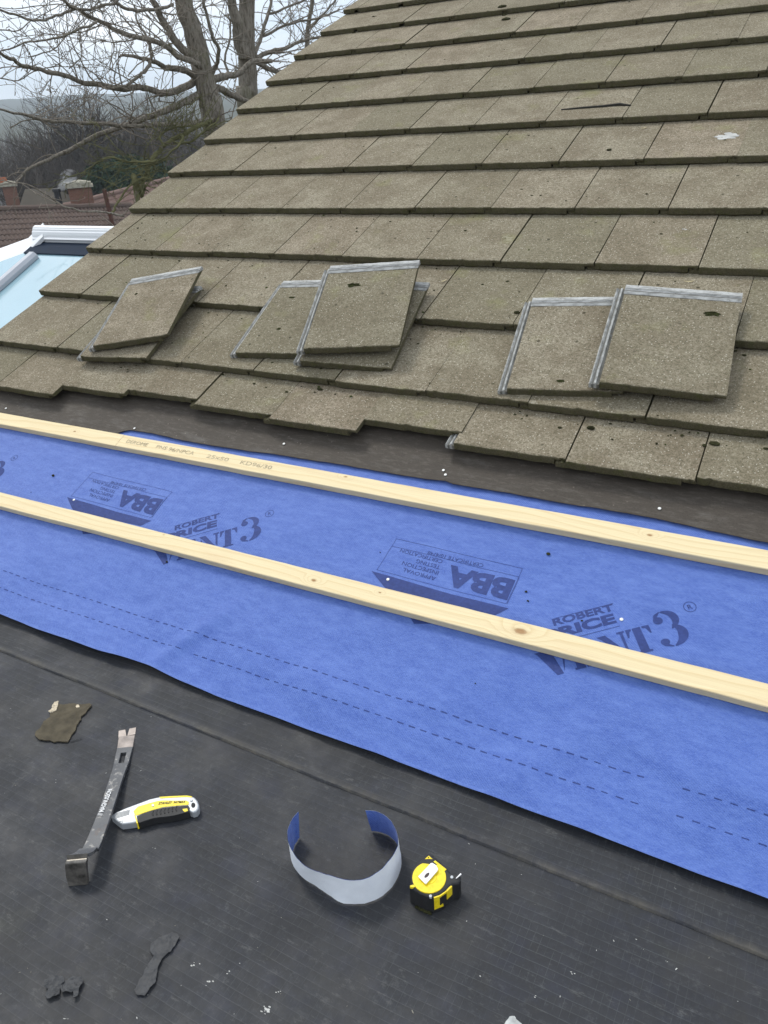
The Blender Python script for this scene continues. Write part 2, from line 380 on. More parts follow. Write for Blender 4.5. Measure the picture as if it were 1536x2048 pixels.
# ---------------------------------------------------------------- the flat roof
def membrane_edge(x):                            # roof-y of the lower edge of the blue sheet
    return -0.664 - 0.008 * (x + 0.9) / 1.9 + 0.006 * fbm(x * 1.7, 3.0) + 0.010 * math.exp(-((x + 0.33) / 0.10) ** 2)
b = MB()
LAP = -0.667
def lap_off(x): return -0.006 * (x + 0.1) + 0.003 * fbm(x * 3, 9) + 0.0007 * fbm(x * 40, 2)
def flat_z(x, y):
    z = FLAT + 0.0035 * fbm(x * 1.3, y * 1.3, 2.0) + 0.0005 * fbm(x * 14, y * 14, 5.0, 2)
    lap = LAP + lap_off(x)
    if lap - .0022 < y <= lap: z -= .0018
    if y > lap: z += 0.0034 + 0.0015 * math.exp(-((y - lap - 0.02) / 0.02) ** 2) + .0008 * fbm(x * 9, 4)
    s = y - (-0.585)
    k = y * math.tan(TH) - 0.090 / math.cos(TH)   # slope line below the membrane
    d = k - FLAT
    r = 0.03
    up = 0.5 * (d + math.sqrt(d * d + r * r)) if y > -0.78 else 0.0
    return z + max(0.0, up - 0.5 * (math.sqrt(0.08 ** 2 + r * r) - 0.08) - 0.003) if y > -0.66 else z
ys = list(np.linspace(-4.0, -1.5, 12)) + list(np.linspace(-1.45, -0.74, 60)) + [LAP + q for q in (-.06, -.05, -.04, -.03, -.022, -.015, -.010, -.006, -.003, -.001, -.0002, .0004, .002, .005, .009, .014, .02, .027, .035)] + list(np.linspace(LAP + .045, -0.45, 70))
xs = list(np.linspace(-1.95, -0.5, 90)) + list(np.linspace(-0.48, 1.6, 190)) + list(np.linspace(1.7, 4.0, 10))
def warp(x, y): return y + lap_off(x) * max(0.0, 1 - max(0, abs(y - LAP) - .04) / .05)
vs = [(x, warp(x, y), flat_z(x, warp(x, y))) for y in ys for x in xs]
nx = len(xs)
fs = [(j*nx+i, j*nx+i+1, (j+1)*nx+i+1, (j+1)*nx+i) for j in range(len(ys)-1) for i in range(nx-1)]
b.add(vs, fs)
b.box(-1.95, -4.0, FLAT - 0.20, 4.0, -0.46, FLAT - 0.03)
fr = b.build('flat_roof', M_FLAT, smooth=True); tag(fr, 'dark grey felt flat roof with a faint woven grid and a lap seam', 'flat roof', kind='structure')

# ---------------------------------------------------------------- tiles
GAUGE = 0.3141
def tile_body(b, rng, seed, w=TW, cut_left=False, notch=True):
    """one flat interlocking tile; x to the right, y up the slope, nose at y = 0, top face at z = 0"""
    nxx, L, T = 34, TL, TT
    ytop = [L, .36, .31, .27, .23, .19, .15, .11, .07, .035, .012, .004]
    lastx = w - 0.028
    cols = sorted(set([round(w * i / nxx, 5) for i in range(nxx + 1)] + [round(lastx, 5), round(lastx + 0.0004, 5)]))
    P = []
    chip = [rng.uniform(0, w) for _ in range(3)]
    for x in cols:
        thin = notch and x > lastx + 0.0002
        T_ = T * 0.5 if thin else T
        e = 0.0016 * fbm(x * 22, seed * 7.3, 1.0) + 0.0012 * fbm(x * 90, seed * 3.1, 2.0)
        eb = 0.0022 * fbm(x * 30, seed * 5.7, 4.0) + 0.0018 * fbm(x * 110, seed, 7.0)
        for c_ in chip: e += 0.0022 * math.exp(-((x - c_) / 0.006) ** 2)
        if thin: e += 0.001
        prof = [(y, 0.0005 * fbm(x * 12, y * 12, seed) + 0.0006 * fbm(x * 60, y * 60, seed + 3.0, 2)) for y in ytop]
        prof += [(e + 0.0012, -0.0014), (e, -0.0040), (e + 0.0003, -T_ * 0.5), (e + 0.001 + eb * 0.3, -T_ + 0.004 + eb * 0.5), (e + 0.0035, -T_ + eb), (0.05, -T_), (L, -T_)]
        P.append([(x, y, z) for y, z in prof])
    n = len(P[0]); nt = len(ytop)
    vs = [q for col in P for q in col]
    base = len(b.v); b.v += vs
    for i in range(len(cols) - 1):
        for j in range(n - 1):
            b.f.append((base+i*n+j, base+i*n+j+1, base+(i+1)*n+j+1, base+(i+1)*n+j))
            b.m.append(0 if j < nt else 1)
    b.f.append(tuple(base + j for j in range(n))[::-1]); b.m.append(1)
    e0 = base + (len(cols)-1)*n
    b.f.append(tuple(e0 + j for j in range(n))); b.m.append(1)
    # head face
    for i in range(len(cols) - 1):
        b.f.append((base+i*n, base+(i+1)*n, base+(i+1)*n+n-1, base+i*n+n-1)); b.m.append(1)
def lock_rib(b, rng, seed, mi=0):
    """the lower interlock along the left edge: a thin tongue with two ridges"""
    prof = [(-0.027, -0.0245), (-0.027, -0.0125), (-0.0235, -0.0095), (-0.020, -0.0125), (-0.0165, -0.0125), (-0.013, -0.0085), (-0.0095, -0.0085),
            (-0.0065, -0.0125), (-0.001, -0.0125), (-0.001, -0.0245)]
    ny = 16; n = len(prof); base = len(b.v)
    for j in range(ny + 1):
        y = 0.002 + (TL - 0.004) * j / ny
        for x, z in prof:
            b.v.append((x + 0.0004 * fbm(y * 40, seed, x * 100, 2), y, z + 0.0008 * fbm(y * 35, seed + 2, x * 80, 2)))
    for j in range(ny):
        for i in range(n - 1):
            b.f.append((base+j*n+i, base+(j+1)*n+i, base+(j+1)*n+i+1, base+j*n+i+1)); b.m.append(mi)
    b.f.append(tuple(base + i for i in range(n))); b.m.append(mi)
    b.f.append(tuple(base + ny*n + i for i in range(n))[::-1]); b.m.append(mi)
def head_strip(b, rng, seed, w=TW):
    """the bare grey strip at the head with two water bars, on top of the body"""
    prof = [(TL - 0.040, 0.0008), (TL - 0.036, 0.0022), (TL - 0.0325, 0.0045), (TL - 0.029, 0.0022), (TL - 0.023, 0.0022), (TL - 0.020, 0.0048), (TL - 0.0165, 0.0024), (TL - 0.004, 0.0032), (TL + 0.0015, 0.001), (TL + 0.0015, -0.012)]
    nx_ = 24; n = len(prof); base = len(b.v)
    for i in range(nx_ + 1):
        x = -0.002 + (w + 0.004) * i / nx_
        for y, z in prof:
            b.v.append((x, y + 0.0012 * fbm(x * 30, seed, y * 60, 3), z + 0.0006 * fbm(x * 50, seed + 4, y * 90, 2)))
    for i in range(nx_):
        for j in range(n - 1):
            b.f.append((base+i*n+j, base+(i+1)*n+j, base+(i+1)*n+j+1, base+i*n+j+1)); b.m.append(0)
    b.f.append(tuple(base + i for i in range(n))[::-1]); b.m.append(0)
    b.f.append(tuple(base + nx_*n + i for i in range(n))); b.m.append(0)

rng = random.Random(11)
VAR = []
for k in range(10):
    b = MB(); tile_body(b, rng, k + 1.0); me = b.mesh('roof_tile'); me.materials.append(M_TILE); me.materials.append(M_EDGE)
    l = MB(); lock_rib(l, rng, k + 1.0); lm = l.mesh('side_lock'); lm.materials.append(M_LOCK); ld = l.mesh('side_lock'); ld.materials.append(M_EDGE)  # laid ribs take the dark edge colour, standing in for joint shade
    VAR.append((me, lm, ld))
TILT = math.atan2(0.0278, GAUGE)
roof = empty('tiled_roof', mat=RT.copy())
tag(roof, 'pitched roof of weathered olive brown concrete tiles with its lowest courses lifted', 'roof')
VERGE = -1.900
R0 = [(-1.632, .100), (-1.333, .148), (-1.035, .172), (-.733, .151), (-.437, .138), (-.138, .188), (.152, .148), (.452, .142), (.752, .153), (1.052, .15), (1.352, .146), (1.652, .15)]
tiles = []                                       # (x0, y0, z0, width, course)
for x, y in R0: tiles.append((x, y, -0.0135, TW, 0))
tiles.append((VERGE, .105, -0.0135, -1.634 - VERGE, 0))
NROW = 15
for r in range(1, NROW):
    off = 0.0 if r % 2 else -0.5
    k = -7
    while True:
        x0 = 0.3 * (k + off) + rng.uniform(-.0016, .0016) + 0.003
        k += 1
        if x0 + TW < VERGE + 0.02: continue
        if x0 > 2.2: break
        w = TW
        if x0 < VERGE: w = x0 + TW - VERGE; x0 = VERGE + rng.uniform(-.004, .004)
        tiles.append((x0, r * GAUGE + rng.uniform(-.0025, .0025), rng.uniform(-.0010, .0020), w, r))
def seen(x, y, z):
    d = RW(x, y, z) - CAMW
    q = d.dot(CF)
    if q < 0.1: return False
    return -25 < 768 + FPX * d.dot(CR) / q < 1561 and -25 < 1024 + FPX * d.dot(CD) / q < 2060
def in_frame(t):
    x, y, z, w, r = t
    y1 = y + (GAUGE if r else 0.17)
    for a in (0.03, 0.5, 0.97):
        for bb in (0.05, 0.5, 0.95):
            if seen(x + w * a, y + (y1 - y) * bb, 0): return True
    return False
vis = [t for t in tiles if in_frame(t)]
hid = [t for t in tiles if not in_frame(t)]
vis.sort(key=lambda t: (RW(t[0], t[1], 0) - CAMW).length)
hid += vis[100:]; vis = vis[:100]
def tile_matrix(t, rr):
    return Matrix.Translation((t[0], t[1], t[2])) @ Matrix.Rotation(rr.uniform(-.003, .003), 4, 'Z') @ Matrix.Rotation(rr.uniform(-.003, .003), 4, 'Y') @ Matrix.Rotation(-TILT + rr.uniform(-.002, .002), 4, 'X')
for i, t in enumerate(vis):
    me, lm, ld = VAR[rng.randrange(10)]
    if abs(t[3] - TW) > 0.004:                   # cut tile at the verge
        b = MB(); tile_body(b, rng, 20.0 + i, w=t[3]); me = b.mesh('roof_tile'); me.materials.append(M_TILE); me.materials.append(M_EDGE)
    o = bpy.data.objects.new('roof_tile', me); C.objects.link(o); o.parent = roof
    o.matrix_local = tile_matrix(t, rng)
    if abs(t[3] - TW) < 0.004:
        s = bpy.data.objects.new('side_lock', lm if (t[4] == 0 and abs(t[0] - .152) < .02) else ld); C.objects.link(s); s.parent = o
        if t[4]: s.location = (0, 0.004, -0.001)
b = MB()
for i, t in enumerate(hid):
    q = MB(); tile_body(q, rng, 60.0 + i, w=t[3]); mm = tile_matrix(t, rng)
    b.add([mm @ Vector(v) for v in q.v], q.f); b.m[-len(q.f):] = q.m
o = b.build('roof_tile', [M_TILE, M_EDGE], roof); tag(o, kind='stuff')
b = MB()                                         # the boarding and structure under the tiles, closed at the verge
b.box(VERGE + 0.03, 0.32, -0.20, 2.6, NROW * GAUGE - 0.03, -0.066)
b.box(VERGE + 0.03, -0.50, -0.20, 2.6, 0.319, -0.078)
o = b.build('roof_deck', plain('dark_boarding', (0.05, 0.042, 0.034), 0.85, 0.2), roof)
b = MB(); 
for (x0, x1, z0, z1) in ((VERGE + 0.004, VERGE + 0.030, -0.20, -0.036),):
    b.box(x0, 0.15, z0, x1, NROW * GAUGE, z1)
b.build('verge_board', plain('verge_mortar', (0.20, 0.19, 0.17), 0.9, 0.1, var=0.3), roof)

def tile_surface(x, y):                          # height of the laid tiles in roof coordinates
    if y < GAUGE:
        return -0.0135 - max(0, y - 0.15) * math.tan(TILT)
    r = math.floor(y / GAUGE); return -(y - r * GAUGE) * math.tan(TILT)

# ---- loose tiles: poses solved from their corners as rectangles of the laid tile's size
def solve_pose(px, z0, rz0):
    """px: list of ((x, y) on the tile, (px, py)); returns a pose near the roof plane, roof coordinates"""
    c0 = on_roof(*px[0][1], z0)
    p = np.array([c0.x, c0.y, z0, 0.0, 0.0, rz0])
    Rt = np.array(RT.to_3x3()); ax = np.array([CR, CD, CF]); cw = np.array(CAMW)
    def res(p):
        M = np.array((Matrix.Rotation(p[5], 3, 'Z') @ Matrix.Rotation(p[4], 3, 'Y') @ Matrix.Rotation(p[3], 3, 'X')))
        out = []
        for (x, y), (u, v) in px:
            w = Rt @ (M @ np.array([x, y, 0.0]) + p[:3]) - cw; q = ax @ w
            out += [(768 + FPX * q[0] / q[2] - u) / 2.5, (1024 + FPX * q[1] / q[2] - v) / 2.5]
        out += [(p[2] - z0) / 0.006, p[3] / rad(3.0), p[4] / rad(2.5)]
        return np.array(out)
    for it in range(40):
        r = res(p); J = np.array([(res(p + np.eye(6)[i] * 1e-5) - r) / 1e-5 for i in range(6)]).T
        p = p + np.linalg.solve(J.T @ J + 1e-6 * np.eye(6), -J.T @ r)
    return p
LT = [
 ('T2', [((0, 0), (166, 711)), ((TW, 0), (290, 717)), ((TW, TL), (397, 575))], .022, .07, 'mossy brown loose tile under the askew tile near the roof verge'),
 ('T1', [((0, 0), (187, 692)), ((TW, 0), (332, 669)), ((TW, TL), (403, 534)), ((0, TL), (265, 558))], .049, .3, 'askew loose tile topping the pair stacked near the roof verge'),
 ('M1', [((0, 0), (470, 704.6)), ((0, TL), (569, 563))], .021, .08, 'grey edged loose tile jutting out left of the middle stack'),
 ('M2', [((0, 0), (602, 719)), ((TW, 0), (781, 739)), ((TW, TL), (856, 566))], .034, .10, 'loose tile squeezed beneath the mossy topmost tile of the middle stack'),
 ('M3', [((0, 0), (608, 695)), ((TW, 0), (797, 693)), ((TW, TL), (841, 520)), ((0, TL), (659, 534))], .070, .25, 'topmost loose tile of the middle stack with a dark moss patch'),
 ('R1', [((0, 0), (1013, 776.5)), ((TW, 0), (1247, 784)), ((0, TL), (1067, 597))], .022, .06, 'lower loose tile of the right hand pair, half covered by its neighbour'),
 ('R2', [((0, 0), (1198, 761)), ((TW, 0), (1455.5, 794)), ((TW, TL), (1490, 589.6)), ((0, TL), (1246, 569))], .046, .0, 'upper loose tile of the right hand pair with a bat shaped moss spot'),
]
POSE = {}
for key, px, z0, rz, lab in LT:
    p = solve_pose(px, z0, rz)
    ML = Matrix.Translation(p[:3]) @ Matrix.Rotation(p[5], 4, 'Z') @ Matrix.Rotation(p[4], 4, 'Y') @ Matrix.Rotation(p[3], 4, 'X')
    POSE[key] = ML
    print('POSE', key, [round(float(q), 4) for q in p])
    sd = 40.0 + len(POSE)
    b = MB(); tile_body(b, rng, sd); o = b.build('roof_tile', [M_TILE, M_EDGE])
    o.matrix_world = RT @ ML
    tag(o, lab, 'roof tile', 'loose tiles stacked on the roof')
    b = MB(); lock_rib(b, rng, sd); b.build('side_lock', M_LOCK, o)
    b = MB(); head_strip(b, rng, sd); b.build('head_strip', M_HEAD, o)

# ---------------------------------------------------------------- old felt, blue membrane, battens
ZB = -0.0635
def blue_z(x, y):
    z = ZB + 0.0022 * fbm(x * 3.0, y * 3.0, 1.0, 3) + 0.0011 * fbm(x * 9.0 + y * 4, y * 11.0, 2.0, 3)
    low = min(1.0, max(0.0, (-0.37 - y) / 0.15))
    z += low * (0.0130 * fbm(x * 3.4 + y * 2.2, y * 5.0, 3.3, 3) + 0.0015 * fbm(x * 12, y * 12, 8.0, 2))
    mid = math.exp(-((y + 0.18) / 0.09) ** 2)
    z += mid * 0.0050 * fbm(x * 4.4, y * 7, 6.0, 3)
    # two soft folds in the overhang
    for fx, fy, ang, a, wd, ln in ((-0.27, -0.56, 1.05, 0.014, 0.020, 0.13), (0.62, -0.56, 0.9, 0.006, 0.03, 0.12), (0.30, -0.58, 0.6, 0.005, 0.03, 0.10)):
        dx, dy = x - fx, y - fy
        u = dx * math.cos(ang) + dy * math.sin(ang); v = -dx * math.sin(ang) + dy * math.cos(ang)
        z += a * .8 * math.exp(-(v / (wd * 1.25)) ** 2 - (u / ln) ** 2) * (1 if v > -0.5 else 0)
    if y > 0.0: z = z * max(0.0, 1 - y / .03) + (ZB - .005) * min(1.0, y / .03)
    for yb in (-0.020, -0.332):                  # nipped down by the battens
        k = math.exp(-((y - yb) / 0.035) ** 2); z = z * (1 - k) + ZB * k
    return z
def sheet(name, mats, x0, x1, nx_, ylo, yhi, ny_, zf, th, parent=None):
    b = MB()
    b.grid(lambda u, v: (lambda x: (lambda y: Vector((x, y, zf(x, y))))(ylo(x) + (yhi(x) - ylo(x)) * v))(x0 + (x1 - x0) * u), nx_, ny_)
    n = len(b.v); tops = list(b.v)
    b.v += [(x, y, z - th) for x, y, z in tops]
    nf = len(b.f)
    for i in range(nf):
        b.f.append(tuple(n + k for k in b.f[i])[::-1]); b.m.append(0)
    W1 = nx_ + 1
    def edge(ids):
        for a, c in zip(ids[:-1], ids[1:]): b.f.append((a, n + a, n + c, c)); b.m.append(0)
    edge([i for i in range(W1)][::-1]); edge([ny_*W1 + i for i in range(W1)]); edge([j*W1 for j in range(ny_+1)]); edge([j*W1 + nx_ for j in range(ny_+1)][::-1])
    o = b.build(name, mats, parent, smooth=False)
    for p in o.data.polygons: p.use_smooth = True
    return o
blue = sheet('roofing_membrane', M_BLUE, -1.88, 1.7, 420, membrane_edge, lambda x: 0.14, 110, blue_z, 0.0008)
blue.matrix_world = RT
tag(blue, 'blue breathable roofing membrane with dark printing laid along the eaves', 'membrane')
FE = [(-2.0, -.012), (-1.1, -.008)] + [(on_roof(px, py, -.0595).x, on_roof(px, py, -.0595).y) for px, py in ((236, 865), (242, 862), (258, 859), (273, 861), (300, 865), (351, 877), (420, 890), (461, 896), (500, 902), (540, 906), (560, 909), (600, 916), (680, 928), (760, 942), (830, 954), (873, 960), (893, 962), (903, 968), (960, 976), (1033, 988), (1110, 1003), (1180, 1014), (1250, 1026), (1316, 1037), (1430, 1062), (1536, 1085))] + [(1.1, .035), (1.8, .04)]
def felt_edge(x):
    for (a, ya), (c, yc) in zip(FE[:-1], FE[1:]):
        if a <= x <= c:
            t_ = (x - a) / (c - a); return ya + (yc - ya) * t_ + 0.0012 * fbm(x * 23, 2.0)
    return 0.04
felt = sheet('underlay_felt', M_FELT, -1.885, 1.7, 300, felt_edge, lambda x: 0.318, 30,
             lambda x, y: -0.0608 + 0.0018 * fbm(x * 3.5, y * 5, 2.0) + 0.0005 * fbm(x * 25, y * 25, 4.0, 2) + 0.003 * math.exp(-((y - felt_edge(x)) / 0.012) ** 2) * max(0, fbm(x * 4, 1.0)), 0.0012)
felt.matrix_world = RT
tag(felt, 'brown black old underlay felt laid bare between the lowest tiles and the blue sheet', 'felt')

BT, BZ = 0.0205, -0.0615
def batten(x0, x1, yc0, yc1, seed, lab, w=0.050, kpx=()):
    knots = [(on_roof(px, py, BZ + BT).x, on_roof(px, py, BZ + BT).y - (yc0 + yc1) / 2, kr) for px, py, kr in kpx]
    b = MB(); n = max(8, int((x1 - x0) / 0.03))
    prof = [(-w/2, 0.0), (-w/2, BT - .0015), (-w/2 + .0015, BT), (w/2 - .0015, BT), (w/2, BT - .0015), (w/2, 0.0)]
    m_ = len(prof)
    for i in range(n + 1):
        t_ = i / n; x = x0 + (x1 - x0) * t_
        wob = 0.0012 * fbm(x * 2.2, seed)
        for y, z in prof:
            b.v.append((x, wob + y + 0.0005 * fbm(x * 18, seed + y * 90, 1.0), z + 0.0004 * fbm(x * 14, seed + y * 90, 5.0)))
    for i in range(n):
        for j in range(m_):
            k = (j + 1) % m_
            b.f.append((i*m_+j, i*m_+k, (i+1)*m_+k, (i+1)*m_+j)[::-1]); b.m.append(0)
    b.f.append(tuple(range(m_))); b.m.append(0); b.f.append(tuple(n*m_ + j for j in range(m_))[::-1]); b.m.append(0)
    o = b.build('timber_batten', wood('batten_wood', seed, knots))
    o.matrix_world = RT @ Matrix.Translation((0, yc0, BZ)) @ Matrix.Rotation(math.atan2(yc1 - yc0, 2.4), 4, 'Z')
    tag(o, lab, 'batten', 'new timber battens')
    return o
JX = on_roof(240, 880, BZ + BT).x
bat_l = batten(-1.88, JX - 0.0008, -0.0205, -0.0185, 1.0, 'short upper batten butted to a stamped batten near the verge', kpx=((150, 862, .004),))
bat_r = batten(JX + 0.0008, 1.65, -0.0205, -0.0185, 2.0, 'upper pale pine batten stamped with grey lettering beside the brown felt', kpx=((692, 953, .0045), (1300, 1070, .005)))
bat_b = batten(-1.88, 1.65, -0.3295, -0.3270, 3.0, 'lower pale pine batten with a big knot, crossing the middle of the blue sheet', w=0.048, kpx=((1041, 1262, .012), (628, 1160, .006), (760, 1184, .003)))

# ---- printing on the membrane (flat shapes lying on the sheet)
def txt_mesh(s, size=1.0, bold=0.0, shear=0.0):
    cu = bpy.data.curves.new('t', 'FONT'); cu.body = s; cu.size = size; cu.offset = bold; cu.shear = shear
    cu.resolution_u = 3
    o = bpy.data.objects.new('t', cu); C.objects.link(o)
    dg = bpy.context.evaluated_depsgraph_get(); dg.update()
    me = o.evaluated_get(dg).to_mesh()
    vs = [tuple(v.co) for v in me.vertices]; fs = [tuple(p.vertices) for p in me.polygons]
    o.evaluated_get(dg).to_mesh_clear(); bpy.data.objects.remove(o); bpy.data.curves.remove(cu)
    return vs, fs
def fit_text(b, s, org, xd, yd, width, height, bold=0.0, shear=0.0, z=0.0, mi=0):
    """text scaled to a width and cap height; org = left end of the baseline in the plane"""
    vs, fs = txt_mesh(s, 1.0, bold, shear)
    x0 = min(v[0] for v in vs); x1 = max(v[0] for v in vs); y1 = max(v[1] for v in vs); y0 = min(v[1] for v in vs)
    o = Vector(org); X = Vector(xd).normalized(); Y = Vector(yd).normalized()
    out = [o + X * ((v[0] - x0) / (x1 - x0) * width) + Y * ((v[1] - y0) / (y1 - y0) * height) for v in vs]
    b.add([(q.x, q.y, z) for q in out], fs, mi)
def poly2(b, pts, z=0.0, mi=0):                  # any simple polygon, triangulated
    tri = geometry.tessellate_polygon([[Vector((x, y, 0)) for x, y in pts]])
    b.add([(x, y, z) for x, y in pts], [tuple(t_) for t_ in tri], mi)
def line2(b, p, q, w, z=0.0, mi=0, n=14):
    p, q = Vector(p), Vector(q); d = (q - p).normalized(); s = Vector((-d.y, d.x)) * w / 2
    for i in range(n):
        a = p + (q - p) * (i / n); c = p + (q - p) * ((i + 1) / n)
        b.add([(k.x, k.y, z) for k in (a - s, c - s, c + s, a + s)], [(0, 1, 2, 3)], mi)
def arc_band(b, c, r0a, r1a, a0, a1, ell=(1, 1), n=18, X=None):
    vs = []
    for i in range(n + 1):
        t_ = i / n; a = a0 + (a1 - a0) * t_; k = math.sin(math.pi * t_) ** 0.7
        ri = r0a + (r1a - r0a) * (1 - k) * 0.85; 
        vs.append((c[0] + math.cos(a) * ri * ell[0], c[1] + math.sin(a) * ri * ell[1])); vs.append((c[0] + math.cos(a) * r1a * ell[0], c[1] + math.sin(a) * r1a * ell[1]))
    out = [X(*q) for q in vs] if X else vs
    b.add([(q[0], q[1], 0) for q in out], [(2*i, 2*i+1, 2*i+3, 2*i+2) for i in range(n)])
def settle(b, cut=0.012):
    """subdivide long faces and drape the flat shapes over the sheet"""
    me = b.mesh('printed_mark'); bm = bmesh.new(); bm.from_mesh(me)
    for _ in range(5):
        es = [e for e in bm.edges if e.calc_length() > cut]
        if not es: break
        bmesh.ops.subdivide_edges(bm, edges=es, cuts=1, use_grid_fill=False)
        bmesh.ops.triangulate(bm, faces=[f for f in bm.faces if len(f.verts) > 4])
    for v in bm.verts: v.co.z = blue_z(v.co.x, v.co.y) + 0.0005
    bmesh.ops.recalc_face_normals(bm, faces=bm.faces)
    for f in bm.faces:
        if f.normal.z < 0: f.normal_flip()
    bm.to_mesh(me); bm.free(); return me
SD, ND = Vector((.834, .552)), Vector((-.552, .834))
def SN(s, n, dx=0.0): q = SD * s + ND * n; return (q.x + dx, q.y)
def bba(dx, dy=0.0):
    b = MB(); xd, yd = (-1, 0), (0, -1)
    def P(x, y): return (x + dx, y + dy)
    w = 0.0009
    A, B_, C_, D_ = P(.107, -.149), P(.437, -.156), P(.434, -.2575), P(.102, -.2505)
    for p, q in ((A, B_), (B_, C_), (C_, D_), (D_, A), (P(.1065, -.173), P(.4365, -.180)), (P(.438, -.181), P(.436, -.2565))): line2(b, p, q, w)
    fit_text(b, 'CERTIFICATE 10/4748', P(.346, -.1655), xd, yd, .143, .0098)
    fit_text(b, 'BBA', P(.432, -.1905), (-1, .015), yd, .161, .058, bold=.045)
    for s, x1, x0, y in (('APPROVAL', .251, .163, -.2295), ('INSPECTION', .251, .154, -.2125), ('TESTING', .249, .185, -.1965), ('CERTIFICATION', .248, .133, -.1795)):
        fit_text(b, s, P(x1, y - .001), (-1, .05), yd, x1 - x0, .0108)
    poly2(b, [P(.090, -.2575), P(.139, -.2900), P(.160, -.3000), P(.420, -.2920), P(.443, -.2675), P(.30, -.2660), P(.16, -.2600)])
    poly2(b, [P(.220, -.338), P(.252, -.3645), P(.300, -.350), P(.40, -.330)])
    o = link('printed_mark', settle(b), M_INK, blue); return o
def three(b, X):
    arc_band(b, (.522, .0600), .0105, .0255, -1.35, 1.75, (1.05, .88), X=X)
    arc_band(b, (.520, .0235), .0120, .0300, -1.60, 1.25, (1.12, .86), X=X)
    for c, r in (((.5075, .0635), .0085), ((.5035, .0125), .0080)):
        poly2(b, [X(c[0] + math.cos(a) * r * 1.15, c[1] + math.sin(a) * r) for a in np.linspace(0, 2*math.pi, 15)[:-1]])
    poly2(b, [X(.5075-.009, .066), X(.5075, .0715), X(.517, .0815), X(.514, .0825), X(.503, .0775)])
    poly2(b, [X(.5035-.0085, .010), X(.499, .0035), X(.516, -.0023), X(.517, .000), X(.508, .006)])
def vent(dx, dy=0.0):
    b = MB()
    def X(s, n): q = SN(s, n - .6527, dx); return (q[0], q[1] + dy)
    h = .060
    # V E N T in heavy slab letters with stencil gaps
    poly2(b, [X(.244, h), X(.276, h), X(.2785, h - .004), X(.2905, .0), X(.277, -.001), X(.2495, h - .005)])
    poly2(b, [X(.286, h), X(.309, h), X(.308, h - .004), X(.2955, .012), X(.2925, .004), X(.300, h - .006)])
    poly2(b, [X(.315, 0), X(.315, .004), X(.319, .005), X(.319, h - .005), X(.315, h - .004), X(.315, h), X(.337, h), X(.337, 0)])
    poly2(b, [X(.340, h), X(.366, h), X(.368, h - .018), X(.365, h - .018), X(.358, h - .006), X(.340, h - .005)])
    poly2(b, [X(.340, 0), X(.367, 0), X(.370, .019), X(.367, .019), X(.359, .006), X(.340, .005)])
    poly2(b, [X(.340, .027), X(.355, .027), X(.355, .034), X(.340, .034)])
    poly2(b, [X(.377, h), X(.395, h), X(.430, .004), X(.430, 0), X(.421, 0), X(.386, h - .010)])
    poly2(b, [X(.377, 0), X(.391, 0), X(.391, .004), X(.386, .005), X(.386, h - .016), X(.382, h - .010), X(.382, .005), X(.377, .004)])
    poly2(b, [X(.418, h), X(.434, h), X(.434, h - .004), X(.430, h - .005), X(.430, .014), X(.425, .020), X(.424, h - .005), X(.418, h - .004)])
    poly2(b, [X(.451, h), X(.468, h), X(.469, .005), X(.4745, .004), X(.4745, 0), X(.446, 0), X(.446, .004), X(.451, .005)])
    poly2(b, [X(.437, h), X(.4485, h), X(.4485, h - .004), X(.444, h - .006), X(.440, h - .019), X(.437, h - .019)])
    poly2(b, [X(.471, h), X(.486, h), X(.4865, h - .019), X(.4835, h - .019), X(.478, h - .006), X(.471, h - .004)])
    three(b, X)
    ring = [X(.579 + math.cos(a) * .0122, .076 + math.sin(a) * .0122) for a in np.linspace(0, 2*math.pi, 25)]
    for p, q in zip(ring[:-1], ring[1:]): line2(b, p, q, .0013, n=1)
    fit_text(b, 'R', X(.5745, .0705), SD, ND, .009, .011, bold=.005)
    # maker's name above
    def B_(p): return (p[0] + dx, p[1] + dy)
    fit_text(b, 'ROBERT', B_((.5505, -.2830)), SD, ND, .1315, .0180, bold=.032)
    fit_text(b, 'PRICE', B_((.5470, -.3220)), SD, ND, .1500, .0250, bold=.045)
    line2(b, B_((.545, -.3345)), B_((.679, -.2455)), .0011); line2(b, B_((.548, -.2635)), B_((.652, -.1945)), .0009)
    return link('printed_mark', settle(b), M_INK, blue)
for dx in (0.0, -1.066, -2.13): bba(dx, 0.0 if dx > -1 else 0.002)
for dx in (0.0, -1.077, -2.118): vent(dx, 0.0 if dx > -1 else 0.004)
def dashes(off, gaps):
    b = MB(); x = -1.86; was = False
    rr = random.Random(5)
    while x < 1.66:
        y = off + 0.0015 * fbm(x * 2, off * 9)
        gap = any(a < x < c for a, c in gaps)
        if gap and b.v: link('printed_dashes', settle(b), M_INK, blue); b = MB()
        if not gap:
            w = 0.0024 * rr.uniform(.65, 1.15); l = 0.0145 * rr.uniform(.8, 1.05)
            poly2(b, [(x, y - w/2), (x + l, y - w/2), (x + l, y + w/2), (x, y + w/2)])
        x += 0.0262
    return link('printed_dashes', settle(b), M_INK, blue)
dashes(-0.5440, [(.800, .855)]); dashes(-0.5930, [(-.27, -.25), (.800, .845)])

